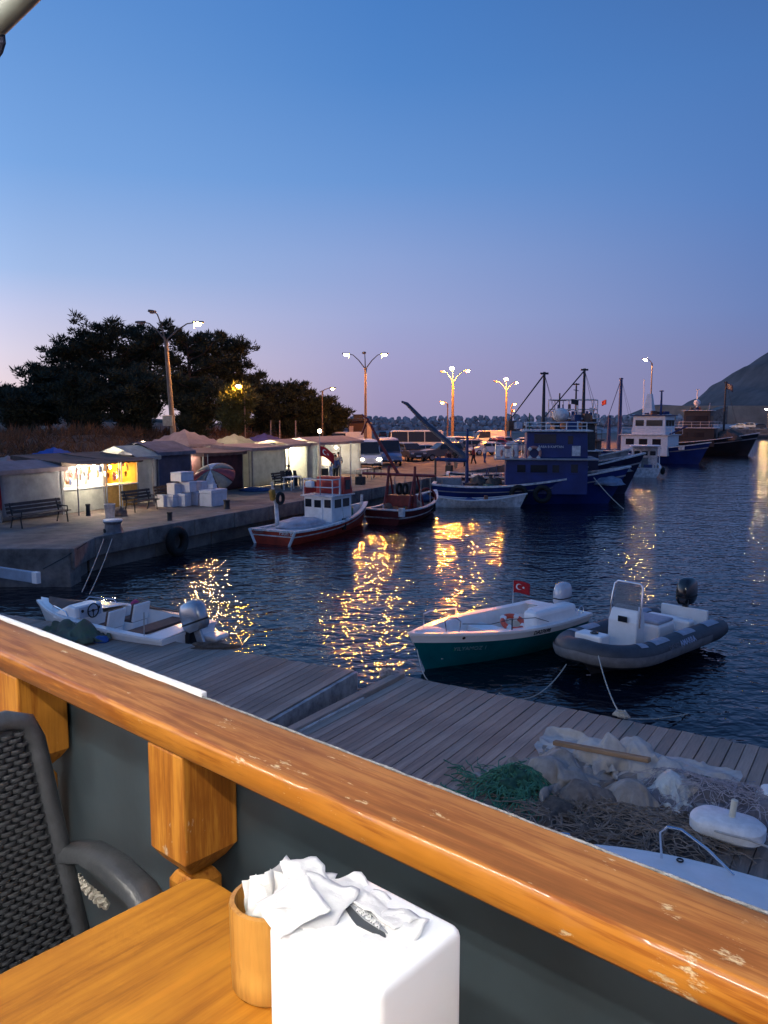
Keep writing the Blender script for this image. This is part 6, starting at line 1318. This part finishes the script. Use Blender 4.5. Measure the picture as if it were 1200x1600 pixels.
for i, (px, c) in enumerate(((1152, W_), (1166, S_), (1184, D_))):
    o = car(('hatch', 'suv', 'hatch')[i], px, 672, c, R(175), '%s car on the far pier below the sea wall' % cname[c]); p = at(px, 667, 228); o.location = (p.x, 228, 2.502)
for k in list(protos.values()):
    for ch in list(k.children_recursive): bpy.data.objects.remove(ch)
    bpy.data.objects.remove(k)
# ================================================================== people
skin_m = mat('skin', (.35, .2, .14), .6, .1, 8); hair_m = mat('dark_hair', (.015, .012, .01), .7)
def person(label, p, rz, top, leg, sit=False, h=1.74, arm=(.15, .1), step=.12):
    t = thing('person', label, 'person', p, rz, 'people on the quay'); k = h / 1.74
    if sit:
        hip, kn, ft, sh = (0, .62), (.42, .5), (.45, .04), (-.08, 1.12)
        legs = [[(0, s * .09, .52), (.42, s * .11, .5), (.42, s * .11, .09), (.55, s * .12, .05)] for s in (-1, 1)]; zc = -.42; lean = -.06
    else:
        legs = [[(0, s * .09, .92), (.03 + s * step * .4, s * .1, .5), (s * step, s * .11, .1), (s * step + .16, s * .12, .04)] for s in (-1, 1)]; zc = 0; lean = .02
    z = lambda v: (v + zc)
    vs = [(0, 0, z(.95)), (lean * .5, 0, z(1.15)), (lean, 0, z(1.36)), (lean, 0, z(1.47)), (lean + .02, 0, z(1.56)), (lean + .03, 0, z(1.66)), (lean + .02, 0, z(1.74))]; ra = [(.15, .12), (.13, .1), (.16, .1), (.055, .055), (.07, .075), (.078, .09), (.05, .055)]; ed = [(i, i + 1) for i in range(6)]
    for s in (-1, 1):
        b = len(vs); vs += [(lean, s * .19, z(1.4)), (lean + arm[0] * .3, s * .25, z(1.13)), (lean + arm[0] + .12, s * .22, z(.93) + arm[1]), (lean + arm[0] + .2, s * .2, z(.88) + arm[1])]; ra += [(.06, .06), (.048, .048), (.034, .034), (.036, .03)]; ed += [(2, b), (b, b + 1), (b + 1, b + 2), (b + 2, b + 3)]
    for li, s in zip(legs, (-1, 1)):
        b = len(vs); vs += [li[0], li[1], li[2], li[3]]; ra += [(.09, .09), (.06, .06), (.045, .045), (.045, .035)]; ed += [(0, b), (b, b + 1), (b + 1, b + 2), (b + 2, b + 3)]
    me = bpy.data.meshes.new('body'); me.from_pydata([tuple(c * k for c in v) for v in vs], ed, []); o = bpy.data.objects.new('body', me); col.objects.link(o); o.parent = t; me.materials.append(skin_m)
    md = o.modifiers.new('skin', 'SKIN')
    for i, (a, b) in enumerate(ra): me.skin_vertices[0].data[i].radius = (a * k, b * k)
    me.skin_vertices[0].data[0].use_root = True
    o.modifiers.new('sub', 'SUBSURF').levels = 1; o.modifiers['sub'].render_levels = 1
    mb = MB(); el = lambda c, a, b, n=10: [(c[0] * k + a * k * math.cos(2 * math.pi * q / n), c[1] * k + b * k * math.sin(2 * math.pi * q / n), c[2] * k) for q in range(n)]
    mb.loft([el((0, 0, z(.9)), .14, .185), el((lean * .5, 0, z(1.15)), .125, .17), el((lean, 0, z(1.34)), .125, .2), el((lean, 0, z(1.46)), .07, .1)])
    for s in (-1, 1): mb.tube([tuple(c * k for c in v) for v in ((lean, s * .17, z(1.41)), (lean + arm[0] * .3, s * .255, z(1.13)), (lean + arm[0] * .5 + .04, s * .245, z(1.05)))], [.075 * k, .066 * k, .062 * k], 8)
    mb.build('shirt', top, t, smooth=True, auto=60)
    mb = MB().loft([el((0, 0, z(.82) if not sit else .5), .13, .175), el((0, 0, z(.98)), .135, .18)])
    for li in legs: mb.tube([tuple(c * k for c in v) for v in li[:3]], [.105 * k, .08 * k, .066 * k], 8)
    mb.build('trousers', leg, t, smooth=True, auto=60); MB().ball((lean * k + .01, 0, z(1.68) * k), .1 * k, 10, 7, (1.05, .92, .9)).build('hair', hair_m, t, smooth=True)
    return t
dk_c = mat('black_cloth', (.015, .015, .018), .9); gr_c = mat('grey_cloth', (.2, .2, .22), .9); wh_c = mat('white_cloth', (.6, .58, .56), .9); bl_c = mat('blue_cloth', (.05, .08, .2), .9); bg_c = mat('beige_cloth', (.35, .28, .2), .9); rd_c = mat('red_cloth', (.35, .05, .05), .9)
person('person in a black top and light shorts standing on the quay', gp(712, 733, QZ), R(-120), dk_c, bg_c)
person('person in dark maroon beside the one in black', gp(700, 735, QZ), R(-60), mat('maroon_top', (.12, .03, .03), .9), gr_c, h=1.66)
person('person in a grey top behind the one in black', gp(726, 730, QZ), R(-150), gr_c, dk_c, h=1.72)
person('person in red walking near the dark pole of the blue trawler', gp(740, 726, QZ), R(160), rd_c, dk_c, h=1.68, step=.2)
person('person in white standing behind the trawler crane', gp(757, 724, QZ), R(30), wh_c, bl_c, h=1.75)
person('person in blue standing before the long white tent', qpt(25.0, 4.2), R(-100), bl_c, dk_c, h=1.72)
person('person in dark clothes sitting on the bench before the canvas stall', qpt(20.1, 4.62), ang - math.pi / 2, dk_c, dk_c, sit=True)
person('person in grey standing inside the long white tent', qpt(28.0, 5.6), R(-90), gr_c, dk_c, h=1.76)
